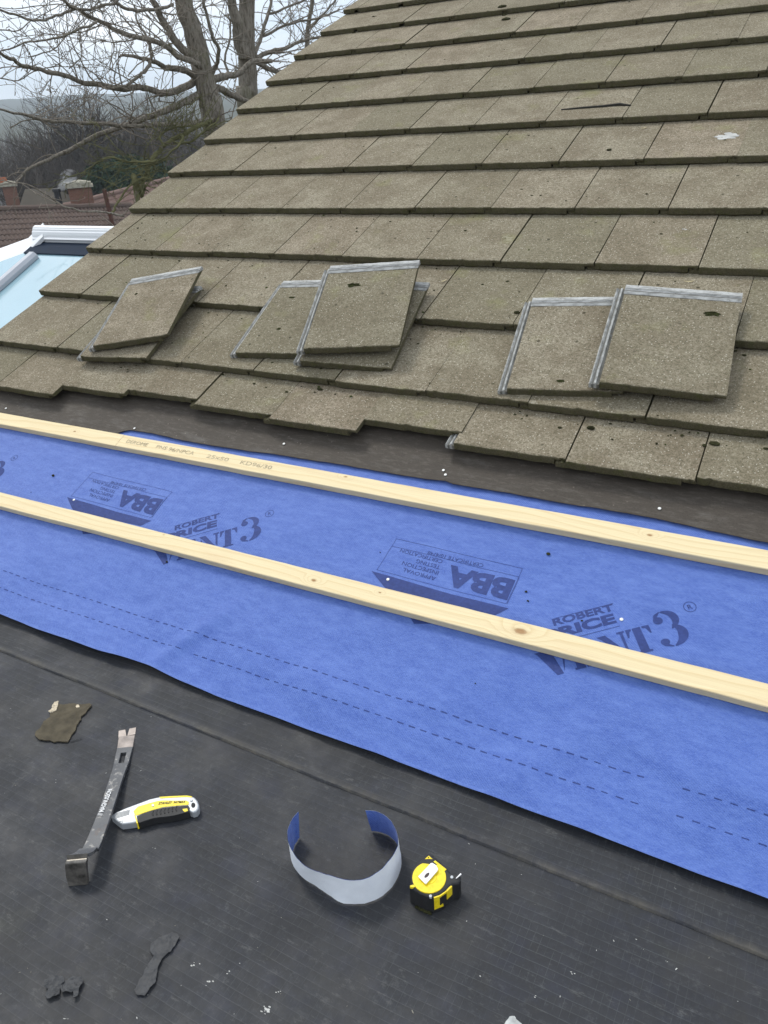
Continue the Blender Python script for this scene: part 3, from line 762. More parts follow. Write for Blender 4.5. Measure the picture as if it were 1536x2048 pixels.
# lettering stamped on the batten
M_STAMP = plain('grey_stamp_ink', (0.40, 0.33, 0.22), 0.8, 0.2, var=0.35, scale=80, bump=0)
zt = BT + 0.0007
for s, x0, w_ in (('DEROME', .030, .088), ('PNS 96/NPCA', .155, .150), ('25x50', .355, .080), ('KD96/30', .480, .110)):
    b = MB(); vs_, fs_ = txt_mesh(s, 1.0); X0 = min(v[0] for v in vs_); X1 = max(v[0] for v in vs_); Y1 = max(v[1] for v in vs_)
    b.add([(JX + x0 + (v[0] - X0) / (X1 - X0) * w_, -0.0055 + v[1] / Y1 * 0.0135, zt) for v in vs_], fs_)
    b.build('stamped_lettering', M_STAMP, bat_r)

# ---- nails
M_NAIL = plain('nail_head', (0.72, 0.72, 0.69), 0.4, 0.6, var=0.08, scale=200)
def nail_mesh():
    b = MB(); n = 14
    vs = [(0, 0, .0016)]
    for r_, z in ((.0022, .0015), (.0036, .0010), (.0040, .0003), (.0036, -.0002)):
        vs += [(r_ * math.cos(2*math.pi*k/n), r_ * math.sin(2*math.pi*k/n), z) for k in range(n)]
    fs = [(0, 1 + k, 1 + (k + 1) % n) for k in range(n)]
    for q in range(3): fs += [(1+q*n+k, 1+(q+1)*n+k, 1+(q+1)*n+(k+1) % n, 1+q*n+(k+1) % n) for k in range(n)]
    b.add(vs, fs); b.tube([Vector((0, 0, 0)), Vector((0, 0, -.012))], [.0012, .0008], 6)
    me = b.mesh('clout_nail'); me.materials.append(M_NAIL); return me
NM = nail_mesh()
for px, py, lab in ((568, 888, 'white nail head in the brown felt above the stamped lettering'), (887, 941, 'upper nail head of the close pair in the brown felt'), (891, 950, 'lower nail head of the close pair in the brown felt'),
                    (1319, 1018, 'white nail head in the brown felt under the rightmost lifted tiles'), (12, 817, 'white nail head in the felt above the short upper batten'), (269, 857, 'nail head at the felt edge just above the batten joint'),
                    (148, 1000, 'nail head in the dark printed bar near the lower batten, on the left'), (776, 1159, 'nail head in the dark printed bar in the middle of the blue sheet'), (1243, 1239, 'nail head beside the last letter of the printed word PRICE')):
    f_ = py < 830 or (py < 1030 and px > 200) 
    q = on_roof(px, py, -0.060 if f_ else -0.0625)
    z = (-0.0592 + 0.0018 * fbm(q.x * 3.5, q.y * 5, 2.0) + .0006) if f_ else blue_z(q.x, q.y) + 0.0009
    o = bpy.data.objects.new('clout_nail', NM); C.objects.link(o); o.matrix_world = RT @ Matrix.Translation((q.x, q.y, z))
    tag(o, lab, 'nail', 'white nail heads')
# dark crumbs fallen on the blue sheet
b = MB(); rr = random.Random(4)
for px, py, r_ in ((106, 951, .006), (334, 1124, .004), (1097, 1108, .006), (1052, 1183, .004), (1056, 1202, .003), (1164, 1242, .003), (950, 1365, .002), (62, 984, .002), (760, 1104, .002), (1085, 1040, .0025)):
    q = on_roof(px, py, -0.0625); b.blob((q.x, q.y, blue_z(q.x, q.y) + r_ * .4), r_, 0, (1, .7, .6), rr.random() * 9)
o = b.build('moss_crumbs', M_MOSS); o.matrix_world = RT
tag(o, 'dark moss crumbs scattered on the blue sheet', 'debris', kind='stuff')

# ---- crumbs, droppings and moss on the tiles
b = MB(); rr = random.Random(8)
for i in range(620):
    y = rr.uniform(.15, 4.2) if rr.random() < .45 else rr.uniform(.16, 1.4); x = rr.uniform(VERGE + .02, 1.4)
    if rr.random() < .4 and y > GAUGE: y = math.floor(y / GAUGE) * GAUGE - abs(rr.gauss(0, .02)) - .004
    if y < .22: continue
    r_ = rr.choice((.0015, .002, .0025, .003, .004)); z = tile_surface(x, y)
    b.blob((x, y, z + r_ * .25), r_, 0 if rr.random() < .85 else 1, (rr.uniform(.8, 1.8), rr.uniform(.7, 1.2), .5), rr.random() * 50)
for (px, py, rr_, sx) in ((1012, 34, .016, 1.7), (1004, 15, .014, 2.0), (1008, 22, .010, 1.5), (706, 58, .008, 2), (746, 29, .007, 1.6), (1218, 299, .008, 1.4), (1034, 626, .009, 1.2), (635, 768, .006, 2), (1181, 845, .008, 1.5), (1430, 876, .009, 1.6), (1410, 880, .006, 1)):
    q = on_roof(px, py, -0.004); b.blob((q.x, q.y, tile_surface(q.x, q.y) + rr_ * .3), rr_, 0, (sx, .8, .5), px)
o = b.build('moss_crumbs', [M_MOSS, M_MOSSG]); o.matrix_world = RT
tag(o, 'dark moss crumbs and grit lying over the tiled roof', 'debris', kind='stuff')
# moss patches on the loose tiles (each its own little clump)
def patch(key, x, y, s, n, lab, sx=1.6, seed=0):
    b = MB(); na_, nr_ = 54, 8; b.v.append((0, 0, s * .20))
    for j in range(1, nr_ + 1):
        for k in range(na_):
            an = 2 * math.pi * k / na_; rr_ = s * (.8 + .55 * fbm(math.cos(an) * 1.1 + seed * 5, math.sin(an) * 1.1, seed, 6)) * j / nr_
            rr_ = max(.08 * s * j / nr_, rr_); x_, y_ = rr_ * sx * math.cos(an), rr_ * .75 * math.sin(an)
            b.v.append((x_, y_, s * .22 * (1 - (j / nr_) ** 2) * (1 + 1.1 * fbm(x_ * 260, y_ * 260, seed, 3)) - (.0006 if j == nr_ else 0)))
    for k in range(na_): b.f.append((0, 1 + k, 1 + (k + 1) % na_)); b.m.append(0)
    for j in range(nr_ - 1):
        for k in range(na_):
            k2 = (k + 1) % na_; b.f.append((1+j*na_+k, 1+(j+1)*na_+k, 1+(j+1)*na_+k2, 1+j*na_+k2)); b.m.append(0 if fbm(k * .4, j * .6, seed) < .15 else 1)
    o = b.build('moss_clump', [M_MOSS, M_MOSSG]); o.matrix_world = RT @ POSE[key] @ Matrix.Translation((x, y, .0012))
    tag(o, lab, 'moss')
patch('M3', .098, .293, .0150, 26, 'ragged dark moss clump on the topmost tile of the middle stack', 1.8, 1)
patch('R2', .232, .305, .0140, 16, 'bat shaped moss clump on the rightmost loose tile', 1.8, 2)
patch('M1', .105, .125, .008, 14, 'small moss clump on the tile jutting left of the middle stack', 1.0, 3)
patch('M1', .075, .30, .007, 22, 'thin moss clump near the grey head of the tile left of the middle stack', 2.0, 6)
patch('T1', .060, .290, .007, 12, 'round moss clump on the askew tile near the verge', 1.0, 4)
patch('R1', .135, .035, .0085, 10, 'moss clump at the front edge of the half covered right hand tile', 1.5, 5)
# crack-like black strip and droppings
b = MB(); pts = [on_roof(*q, 0) for q in ((1122, 216), (1165, 212), (1205, 209), (1240, 205), (1262, 207))]
pts = [Vector((q.x, q.y, tile_surface(q.x, q.y) + .003)) for q in pts]
b.tube(pts, [.0025, .0042, .005, .0065, .002], 6); b.tube([pts[3], pts[3] + Vector((.022, -.012, .001))], [.005, .002], 6)
o = b.build('dry_twig', plain('wet_twig', (0.022, 0.02, 0.016), .8, .3)); o.matrix_world = RT
tag(o, 'thin blackened twig lying across a tile in the upper right', 'twig')
def splat(px, py, r_, n, lab, seed, col=M_NAIL):
    q = on_roof(px, py, -.01); rr = random.Random(seed); b = MB()
    z = tile_surface(q.x, q.y)
    for i in range(n):
        a = Vector((q.x + rr.gauss(0, r_ * .8), q.y + rr.gauss(0, r_ * .45), 0)); a.z = tile_surface(a.x, a.y) + .0009
        b.blob(a, r_ * rr.uniform(.15, .5), 0, (1.5, .8, .12), rr.random() * 40)
    o = b.build('bird_dropping', col); o.matrix_world = RT; tag(o, lab, 'bird dropping')
M_DROP = plain('dropping', (0.46, 0.46, 0.44), .9, .1, var=.2)
splat(1450, 271, .024, 20, 'wide white bird dropping on a tile near the right edge', 1, M_DROP)
splat(1369, 453, .006, 7, 'small white bird dropping below the wide one, near a tile joint', 2, M_DROP)
# yellowed leaf slivers
for px, py, l, an, lab in ((887, 558, .022, .7, 'pale leaf sliver right of the middle stack'), (1378, 556, .030, .08, 'pale leaf sliver above the right hand pair of loose tiles'), (1288, 250, .022, .35, 'small curled leaf below the black twig')):
    q = on_roof(px, py, -.01); b = MB(); n = 6
    b.grid(lambda u, v: Vector(((u - .5) * l, (v - .5) * .0065 * math.sin(math.pi * (0.06 + .88 * u)), .0015 + .003 * (u - .5) ** 2 * 4)), n, 2)
    o = b.build('dead_leaf', plain('straw_leaf', (0.42, 0.36, 0.22), .8, .2)); o.matrix_world = RT @ Matrix.Translation((q.x, q.y, tile_surface(q.x, q.y) + .001)) @ Matrix.Rotation(an, 4, 'Z') @ Matrix.Rotation(-TILT, 4, 'X')
    tag(o, lab, 'leaf')

# ---------------------------------------------------------------- tools on the flat roof
def fmap(pts, s, o, h): return [tuple(on_flat(q[0] / s + o[0], q[1] / s + o[1], h)[:2]) for q in pts]
KS, KO = 3.84, (50, 1380)
# pry bar ------------------------------------------------------------
def steel():
    t = NT('worn_steel'); p = t.pos()
    a = t.noise(p, 18, 5, 0.7); c_ = t.noise(p, 70, 4, 0.7)
    c = t.mix(a, (0.068, 0.071, 0.076), (0.145, 0.147, 0.152))
    c = t.mix(t.ramp(c_, [(0.56, 0.0), (0.70, 0.8)]), c, (0.42, 0.40, 0.37))
    c = t.mix(t.ramp(t.noise(p, 30, 5, 0.7), [(0.58, 0.0), (0.72, 0.55)]), c, (0.12, 0.075, 0.05))
    return t.fin(c, t.ramp(a, [(0.3, 0.34), (0.7, 0.55)]), t.bump(c_, 0.25, 0.001), 0.5, Metallic=0.55)
M_STEEL = steel()
M_CLAW = plain('bare_claw_steel', (0.27, 0.235, 0.215), .45, .5, metal=.5, var=.3, scale=40, bump=.2)
bar = empty('pry_bar', on_flat(215, 1610))
tag(bar, 'black flat pry bar with worn claw and hooked end lying on the felt', 'pry bar')
CEN = [(786, 300, .003, .0185, 1), (782, 352, .003, .0178, 1), (768, 440, .006, .0170, 0), (757, 480, .008, .0165, 2), (738, 560, .011, .0158, 2), (725, 600, .014, .0146, 0), (690, 705, .021, .0138, 0), (650, 830, .028, .0136, 0),
       (605, 960, .034, .0138, 0), (560, 1080, .039, .0144, 0), (515, 1190, .043, .0150, 0), (482, 1245, .046, .0158, 0), (445, 1275, .050, .0170, 0), (405, 1290, .052, .0178, 0), (394, 1310, .052, .0182, 0), (388, 1340, .047, .0184, 0), (392, 1400, .030, .0184, 0), (400, 1460, .013, .0180, 0), (408, 1500, .002, .0172, 0)]
raw_ = [Vector((c_[0], c_[1], c_[2] * 1000)) for c_ in CEN]; fine_ = smooth_path(raw_[4:], 4)
ws_ = smooth_path([Vector((c_[3], 0, 0)) for c_ in CEN[4:]], 4)
CEN = CEN[:4] + [(q.x, q.y, q.z / 1000, w_.x, 0) for q, w_ in zip(fine_, ws_)]
pts = [on_flat(c_[0] / KS + KO[0], c_[1] / KS + KO[1], c_[2] - .0015) for c_ in CEN]
IB, IE = 4 + 4 * 9, len(CEN) - 1
def bar_strip(i0, i1, cols, th=.0062):
    """a strip of the bar between stations i0..i1; cols = across-width fractions"""
    b = MB(); rows = []
    for i in range(i0, i1 + 1):
        p = pts[i]; t_ = (pts[min(i + 1, len(pts) - 1)] - pts[max(i - 1, 0)]).normalized()
        g = (pts[IB] - pts[2]); g.z = 0; g.normalize(); a = Vector((-g.y, g.x, 0))     # across
        nrm = a.cross(t_); nrm = nrm if nrm.dot(Vector((0, 0, 1))) > -0.2 and i <= IB + 2 or nrm.dot(Vector((g.x, g.y, .2))) > 0 else -nrm
        nrm.normalize(); rows.append((p, a, nrm, CEN[i][3]))
    for c0, c1, skip in cols:
        q = len(b.v)
        for i, (p, a, nrm, w) in enumerate(rows):
            e = .0009
            for u, z in ((c0, -th), (c0, -e), (c0 + e / w, 0), (c1 - e / w, 0), (c1, -e), (c1, -th)):
                b.v.append(tuple(p + a * (w * u) + nrm * z))
        for i in range(len(rows) - 1):
            for j in range(6):
                k = (j + 1) % 6
                b.f.append((q+i*6+j, q+i*6+k, q+(i+1)*6+k, q+(i+1)*6+j)); b.m.append(0)
        b.f.append(tuple(q + j for j in range(6))[::-1]); b.m.append(0)
        e = q + (len(rows) - 1) * 6; b.f.append(tuple(e + j for j in range(6))); b.m.append(0)
    return b
claw = MB()
for sgn in (-1, 1):
    q = MB(); p0, p1 = pts[0], pts[1]; g = (p1 - p0); a = Vector((-g.y, g.x, 0)).normalized()
    w0, w1 = CEN[0][3], CEN[1][3]
    vs = [p0 + a * sgn * w0, p0 + a * sgn * w0 * .24, p1 + a * sgn * w1 * .06, p1 + a * sgn * w1]
    claw.add([v for v in vs] + [v - Vector((0, 0, .003)) for v in vs], [(0, 1, 2, 3), (7, 6, 5, 4), (0, 4, 5, 1), (1, 5, 6, 2), (2, 6, 7, 3), (3, 7, 4, 0)])
q = bar_strip(1, 2, [(-1, 1, 0)], .0035); claw.add(q.v, q.f)
o = claw.build('claw', M_CLAW, None); o.parent = bar; o.matrix_parent_inverse = Matrix.Translation(bar.location).inverted()
b = bar_strip(2, 3, [(-1, 1, 0)]); q = bar_strip(3, 4, [(-1, -.34, 0), (.34, 1, 0)]); b.add(q.v, q.f); q = bar_strip(4, IB, [(-1, 1, 0)]); b.add(q.v, q.f)
bmat = b.build('shaft', M_STEEL); bmat.parent = bar; bmat.matrix_parent_inverse = Matrix.Translation(bar.location).inverted()
b = bar_strip(IB, IE, [(-1, 1, 0)], .0075); o = b.build('hook', plain('scraped_hook_steel', (.20, .185, .165), .36, .5, metal=.7, var=.6, scale=55, bump=.3)); o.parent = bar; o.matrix_parent_inverse = Matrix.Translation(bar.location).inverted()
# lettering along the shaft
M_WHITE = plain('white_paint', (0.80, 0.81, 0.80), .6, .4, var=.25, scale=300, bump=0)
b = MB(); pa, pb = on_flat(573/KS+KO[0], 968/KS+KO[1], .034), on_flat(655/KS+KO[0], 765/KS+KO[1], .0245)
X = (pb - pa); L_ = X.length; X.normalize(); Y = Vector((0, 0, 1)).cross(X).normalized(); Zn = X.cross(Y)
vs_, fs_ = txt_mesh('// MAGNUSSON', 1.0, .01); X0 = min(v[0] for v in vs_); X1 = max(v[0] for v in vs_)
b.add([pa + X * ((v[0] - X0) / (X1 - X0) * L_) + Y * ((v[1] - .36) * .0125) + Zn * .0012 for v in vs_], fs_)
o = b.build('painted_lettering', M_WHITE); o.parent = bar; o.matrix_parent_inverse = Matrix.Translation(bar.location).inverted()

# utility knife ------------------------------------------------------
M_SILVER = plain('silver_casting', (0.42, 0.44, 0.46), .38, .5, metal=.35, var=.1, scale=60, bump=.05)
M_YEL = plain('yellow_plastic', (0.80, 0.61, 0.012), .42, .5, var=.16, scale=160, bump=.04)
M_RUB = plain('black_rubber', (0.018, 0.018, 0.019), .6, .4, var=.2, scale=90, bump=.2)
M_BLK = plain('black_print', (0.012, 0.012, 0.012), .6, .3, var=.1)
kn = empty('utility_knife', on_flat(310, 1620)); tag(kn, 'silver and yellow utility knife with black rubber grip beside the pry bar', 'knife')
def kid(b, name, mat, par, root, smooth=False):
    o = b.build(name, mat, smooth=smooth); o.parent = par
    o.matrix_parent_inverse = par.matrix_world.inverted() if par.matrix_world != Matrix.Identity(4) else Matrix.Translation(root.location).inverted()
    return o
def slab(poly, z0, z1, bev=.0015):
    """extruded outline with a small bevel"""
    b = MB(); b.prism(poly, z0, z1); me = b.mesh('s'); bm = bmesh.new(); bm.from_mesh(me)
    es = [e for e in bm.edges if abs(e.verts[0].co.z - z1) < 1e-6 and abs(e.verts[1].co.z - z1) < 1e-6]
    bmesh.ops.bevel(bm, geom=es, offset=bev, segments=3, profile=.5, affect='EDGES')
    bm.to_mesh(me); bm.free()
    r = MB(); r.v = [tuple(v.co) for v in me.vertices]; r.f = [tuple(p.vertices) for p in me.polygons]; r.m = [0] * len(r.f); return r
KH = .017
out = [(662, 968), (672, 955), (700, 936), (770, 905), (850, 875), (960, 834), (1010, 823), (1035, 818), (1140, 812), (1240, 808), (1282, 813), (1306, 826), (1326, 850), (1336, 880), (1334, 905), (1318, 928), (1290, 938), (1258, 925), (1200, 938), (1120, 958), (1030, 968), (960, 980), (880, 1008), (800, 1022), (742, 1028), (722, 1018)]
z0, z1 = FLAT + .002, FLAT + KH
root = kn
bpy.context.view_layer.update()
body_poly = fmap(out, KS, KO, KH)
b = slab(body_poly, z0, z1, .003); body = kid(b, 'body', M_SILVER, kn, kn)
def plate(pxs, name, mat, h0, h1, par=kn, bev=.0006):
    b = slab(fmap(pxs, KS, KO, h1), FLAT + h0, FLAT + h1, bev); o = b.build(name, mat); o.parent = kn; o.matrix_parent_inverse = Matrix.Translation(kn.location).inverted(); return o
plate([(832, 930), (868, 893), (960, 866), (1020, 850), (1060, 846), (1150, 848), (1240, 847), (1258, 858), (1256, 880), (1180, 886), (1060, 898), (960, 926), (905, 945), (860, 962), (842, 956)], 'yellow_inlay', M_YEL, KH - .004, KH + .0010)
plate([(1030, 819), (1140, 813), (1240, 809), (1280, 815), (1286, 824), (1240, 821), (1140, 825), (1040, 832)], 'yellow_inlay', M_YEL, KH - .004, KH + .0008)
plate([(858, 968), (905, 948), (970, 926), (1060, 902), (1180, 890), (1254, 884), (1266, 905), (1256, 934), (1200, 949), (1150, 962), (1085, 972), (1030, 977), (985, 984), (930, 1001), (880, 1019), (864, 1010)], 'grip', M_RUB, .0025, KH + .0014)
plate([(838, 958), (850, 962), (862, 1000), (868, 1022), (856, 1024), (848, 990)], 'yellow_inlay', M_YEL, .003, KH + .0011)
plate([(1208, 912), (1246, 908), (1252, 926), (1228, 936), (1214, 926)], 'yellow_inlay', M_YEL, KH - .010, KH + .0019)
hole = [(1292 + 17 * math.cos(a), 884 + 21 * math.sin(a)) for a in np.linspace(0, 2*math.pi, 13)[:-1]]
plate(hole, 'lanyard_hole', M_BLK, KH - .004, KH + .0004)
for cx, cy in ((1276, 842), (982, 884)):
    plate([(cx + 11 * math.cos(a), cy + 10 * math.sin(a)) for a in np.linspace(0, 2*math.pi, 13)[:-1]], 'screw', M_SILVER, KH - .002, KH + .0022)
b = MB()
for k in range(5):                               # ribs of the blade guide
    pa = fmap([(698 + k * 1, 985 - k * 9 + 0), (800 + k * 1.5, 955 - k * 8)], KS, KO, KH)
    b.tube([Vector((*pa[0], FLAT + KH)), Vector((*pa[1], FLAT + KH))], [.0007, .0007], 5)
pa = fmap([(712, 1016), (756, 1004), (742, 1026)], KS, KO, KH)
b.tube([Vector((*q, FLAT + KH)) for q in pa], [.0006] * 3, 5)
o = b.build('guide_ribs', plain('shaded_groove', (.16, .165, .17), .5, .4, metal=.4)); o.parent = kn; o.matrix_parent_inverse = Matrix.Translation(kn.location).inverted()
b = MB()
for i in range(7):                               # rubber ribs
    x = 985 + i * 30; y = 940 - i * 6
    pa = fmap([(x, y - 14), (x - 8, y + 6), (x - 2, y + 24)], KS, KO, KH + .002); b.tube([Vector((*q, FLAT + KH + .0016)) for q in pa], [.0012] * 3, 6)
o = b.build('grip_ribs', M_RUB); o.parent = kn; o.matrix_parent_inverse = Matrix.Translation(kn.location).inverted()
b = MB()
for s, p0, p1, hh in (('STANLEY', (1024, 880), (1130, 872), 19), ('FATMAX', (1140, 871), (1232, 865), 17)):
    a0, a1 = [Vector((*q, FLAT + KH + .0014)) for q in fmap([p0, p1], KS, KO, KH + .0014)]; up = Vector((*fmap([(p0[0] + 3, p0[1] - hh)], KS, KO, KH + .0014)[0], FLAT + KH + .0014)) - a0
    vs_, fs_ = txt_mesh(s, 1.0, .03, .15); X0 = min(v[0] for v in vs_); X1 = max(v[0] for v in vs_); Y1 = max(v[1] for v in vs_)
    b.add([a0 + (a1 - a0) * ((v[0] - X0) / (X1 - X0)) + up * (v[1] / Y1) for v in vs_], fs_)
o = b.build('lettering', M_BLK); o.parent = kn; o.matrix_parent_inverse = Matrix.Translation(kn.location).inverted()

# tape measure -------------------------------------------------------
TS, TO = 11.815, (800, 1690)
TH_ = .040
tm = empty('tape_measure', on_flat(860, 1765)); tag(tm, 'black and yellow tape measure with a white belt clip beside the membrane ring', 'tape measure')
def tplate(pxs, name, mat, h0, h1, bev=.001, smooth=False):
    b = slab(fmap(pxs, TS, TO, h1), FLAT + h0, FLAT + h1, bev); o = b.build(name, mat, smooth=smooth); o.parent = tm; o.matrix_parent_inverse = Matrix.Translation(tm.location).inverted(); return o
case = [(240, 780), (250, 660), (300, 540), (400, 400), (500, 310), (580, 220), (680, 180), (760, 220), (900, 340), (1040, 460), (1130, 560), (1200, 640), (1330, 650), (1400, 680), (1440, 740), (1440, 830), (1390, 900), (1260, 920), (1180, 970), (1080, 1080), (950, 1170), (800, 1220), (640, 1210), (480, 1140), (330, 1040), (225, 985), (225, 930), (260, 900)]
tplate(case, 'case', M_RUB, .0005, TH_, .0045)
mid = [(q[0] + (q[0] - 700) * .02, q[1] + (q[1] - 700) * .02) for q in case]
disc = [(690 + 400 * math.cos(a), 765 + 368 * math.sin(a)) for a in np.linspace(0, 2*math.pi, 49)[:-1]]
disc = [q for q in disc if not (q[1] < 470 and q[0] > 560)] 
disc = sorted(disc, key=lambda q: math.atan2(q[1] - 765, q[0] - 690))
tplate(disc, 'face_plate', M_YEL, TH_ - .002, TH_ + .0018, .0009)
tplate([(240, 950), (330, 930), (360, 980), (300, 1000), (235, 985)], 'face_plate', M_YEL, TH_ - .003, TH_ + .0014, .0005)
rg = [(700 + 165 * math.cos(a), 750 + 160 * math.sin(a)) for a in np.linspace(0, 2*math.pi, 33)[:-1]]
tplate(rg, 'face_plate', M_YEL, TH_, TH_ + .0026, .0006)
tplate([(585, 330), (680, 248), (772, 330), (680, 326)], 'yellow_inlay', M_YEL, TH_ - .003, TH_ + .0006, .0004)
tplate([(790, 390), (832, 360), (1100, 570), (1056, 612)], 'yellow_inlay', M_YEL, TH_ - .003, TH_ + .0006, .0004)
M_CLIP = plain('clip_plate', (.80, .79, .78), .3, .5, metal=.2, var=.04)
clip = tplate([(428, 738), (730, 420), (770, 418), (850, 470), (902, 560), (880, 610), (620, 910), (590, 905)], 'belt_clip', M_CLIP, TH_ + .005, TH_ + .0068, .0006)
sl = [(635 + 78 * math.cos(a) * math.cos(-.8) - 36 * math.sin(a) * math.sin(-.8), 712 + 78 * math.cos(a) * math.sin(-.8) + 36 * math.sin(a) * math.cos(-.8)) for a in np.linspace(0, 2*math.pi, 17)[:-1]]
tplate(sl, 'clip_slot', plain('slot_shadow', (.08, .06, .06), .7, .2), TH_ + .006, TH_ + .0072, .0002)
tplate([(690, 560), (760, 520), (800, 600), (730, 650)], 'clip_post', M_CLIP, TH_, TH_ + .0055, .0004)
for cx, cy in ((1225, 752), (722, 1200), (672, 292)):
    r_ = 36 if cx != 672 else 14
    tplate([(cx + r_ * math.cos(a), cy + r_ * math.sin(a)) for a in np.linspace(0, 2*math.pi, 13)[:-1]], 'screw', M_SILVER if cx != 672 else M_BLK, TH_ - .003, TH_ + .0012, .0004)
# yellow brackets on the front wall
def wallquad(b, p0, p1, h_top, h_bot, out=.0012):
    a0, a1 = [Vector((*q, 0)) for q in fmap([p0, p1], TS, TO, TH_)]
    nrm = Vector(((a1 - a0).y, -(a1 - a0).x, 0)).normalized(); c_ = Vector((*on_flat(860, 1765, TH_)[:2], 0))
    if nrm.dot(a0 - c_) < 0: nrm = -nrm
    vs = [a0 + nrm * out + Vector((0, 0, FLAT + h_top)), a1 + nrm * out + Vector((0, 0, FLAT + h_top)), a1 + nrm * out + Vector((0, 0, FLAT + h_bot)), a0 + nrm * out + Vector((0, 0, FLAT + h_bot))]
    b.add(vs + [v - nrm * .004 for v in vs], [(0, 1, 2, 3), (7, 6, 5, 4), (0, 4, 5, 1), (1, 5, 6, 2), (2, 6, 7, 3), (3, 7, 4, 0)])
b = MB(); wallquad(b, (800, 1222), (930, 1180), TH_ - .002, .010); wallquad(b, (800, 1222), (1010, 1138), .014, .009); wallquad(b, (930, 1180), (1100, 1062), TH_ - .002, TH_ - .006); wallquad(b, (1095, 1065), (1215, 945), TH_ - .002, .018, .0016)
o = b.build('yellow_bracket', M_YEL); o.parent = tm; o.matrix_parent_inverse = Matrix.Translation(tm.location).inverted()
b = MB(); a0, a1 = [Vector((*q, FLAT + TH_ - .004)) for q in fmap([(1325, 805), (1440, 700)], TS, TO, TH_)]
b.tube([a0 + Vector((0, 0, .0055)), a1 + Vector((0, 0, .0055))], [.0008, .0016], 6)
o = b.build('end_hook', M_CLIP); o.parent = tm; o.matrix_parent_inverse = Matrix.Translation(tm.location).inverted()
b = MB(); q = on_flat(847, 1822)
for i in range(9):
    b.blob(q + Vector((-.012 + i * .003, .001 * math.sin(i * 2), .002)), .0035, 0, (1.2, .9, .6), i * 3.3)
o = b.build('felt_crumb', M_MOSS); tag(o, 'small dark felt crumb just in front of the tape measure', 'debris')

# ring of membrane ---------------------------------------------------
RS, RO = 3.84, (550, 1600)
top = [(180, 90), (150, 122), (122, 165), (95, 250), (105, 330), (150, 420), (230, 505), (320, 548), (420, 578), (520, 608), (610, 617), (700, 602), (800, 545), (885, 455), (935, 370), (945, 300), (925, 220), (880, 150), (820, 105), (760, 84), (695, 80)]
bot = [(187, 285), (172, 310), (152, 340), (138, 385), (124, 445), (158, 530), (228, 606), (320, 662), (410, 725), (505, 785), (610, 798), (715, 785), (825, 735), (912, 645), (960, 540), (968, 440), (940, 340), (885, 280), (830, 252), (780, 240), (742, 236)]
RH = .062
tp = smooth_path([on_flat(q[0]/RS+RO[0], q[1]/RS+RO[1], RH) for q in top]); bp = smooth_path([on_flat(q[0]/RS+RO[0], q[1]/RS+RO[1], .0015) for q in bot])
b = MB(); nv = 10; n = len(tp)
cen = sum(bp, Vector()) / n
for layer, off in ((0, .0004), (1, -.0004)):
    base = len(b.v)
    for i in range(n):
        tg = (bp[min(i+1, n-1)] - bp[max(i-1, 0)]); nr = Vector((tg.y, -tg.x, 0)).normalized()
        if nr.dot(bp[i] - cen) < 0: nr = -nr
        for j in range(nv + 1):
            t_ = j / nv; q = bp[i].lerp(tp[i], t_) + nr * (off + .0025 * math.sin(math.pi * t_) * fbm(i * .12, 1.0) + .0008 * fbm(i * .5, t_ * 3, 4.0))
            b.v.append(tuple(q))
    for i in range(n - 1):
        for j in range(nv):
            f = (base+i*(nv+1)+j, base+(i+1)*(nv+1)+j, base+(i+1)*(nv+1)+j+1, base+i*(nv+1)+j+1)
            b.f.append(f if layer == 0 else f[::-1]); b.m.append(layer)
def offcut():
    t = NT('pale_backing'); p = t.pos(); f = t.noise(p, 60, 5, .7); g = t.noise(p, 12, 4)
    c = t.mix(f, (.74, .78, .85), (.86, .89, .93)); c = t.mix(t.ramp(g, [(.5, 0.), (.75, .4)]), c, (.60, .66, .77))
    return t.fin(c, .7, t.bump(f, .2, .001), .25)
o = b.build('membrane_offcut', [offcut(), M_BLUE], smooth=True); tag(o, 'curled strip of membrane standing on edge, pale outside and blue inside', 'membrane offcut')

# scraps -------------------------------------------------------------
def scrap(name, pxs, s, o_, mat, lab, cat, th=.003, lift=.0, seed=1.0, bumps=.0015, freq=30, group=None):
    P = [Vector((*q, 0)) for q in fmap(pxs, s, o_, th)]
    P2 = []
    for i in range(len(P)):
        a, c = P[i], P[(i+1) % len(P)]; k = max(1, int((c - a).length / .003))
        for j in range(k):
            q = a.lerp(c, j / k); P2.append((q.x + .0028 * fbm(q.x * 110, q.y * 110, seed, 5), q.y + .0028 * fbm(q.x * 110, q.y * 110, seed + 5, 5)))
    b = MB(); b.prism(P2, 0, th)
    me = b.mesh(name); bm = bmesh.new(); bm.from_mesh(me)
    bmesh.ops.triangulate(bm, faces=[f for f in bm.faces if len(f.verts) > 4])
    for _ in range(5):
        bmesh.ops.subdivide_edges(bm, edges=[e for e in bm.edges if e.calc_length() > .0045], cuts=1); bmesh.ops.triangulate(bm, faces=[f for f in bm.faces if len(f.verts) > 4])
    for v in bm.verts:
        v.co.z += flat_z(v.co.x, v.co.y) + .0006 + bumps * (1 + fbm(v.co.x * freq, v.co.y * freq, seed, 4)) + lift * max(0, fbm(v.co.x * 9, v.co.y * 9, seed + 2))
    bm.to_mesh(me); bm.free()
    o = link(name, me, mat); tag(o, lab, cat, group); return o
M_SCRAP = plain('brown_felt_scrap', (0.078, 0.066, 0.045), .85, .2, var=.35, scale=40, bump=.4)
M_SCRAPB = plain('black_felt_scrap', (0.042, 0.043, 0.046), .62, .4, var=.25, scale=60, bump=.4)
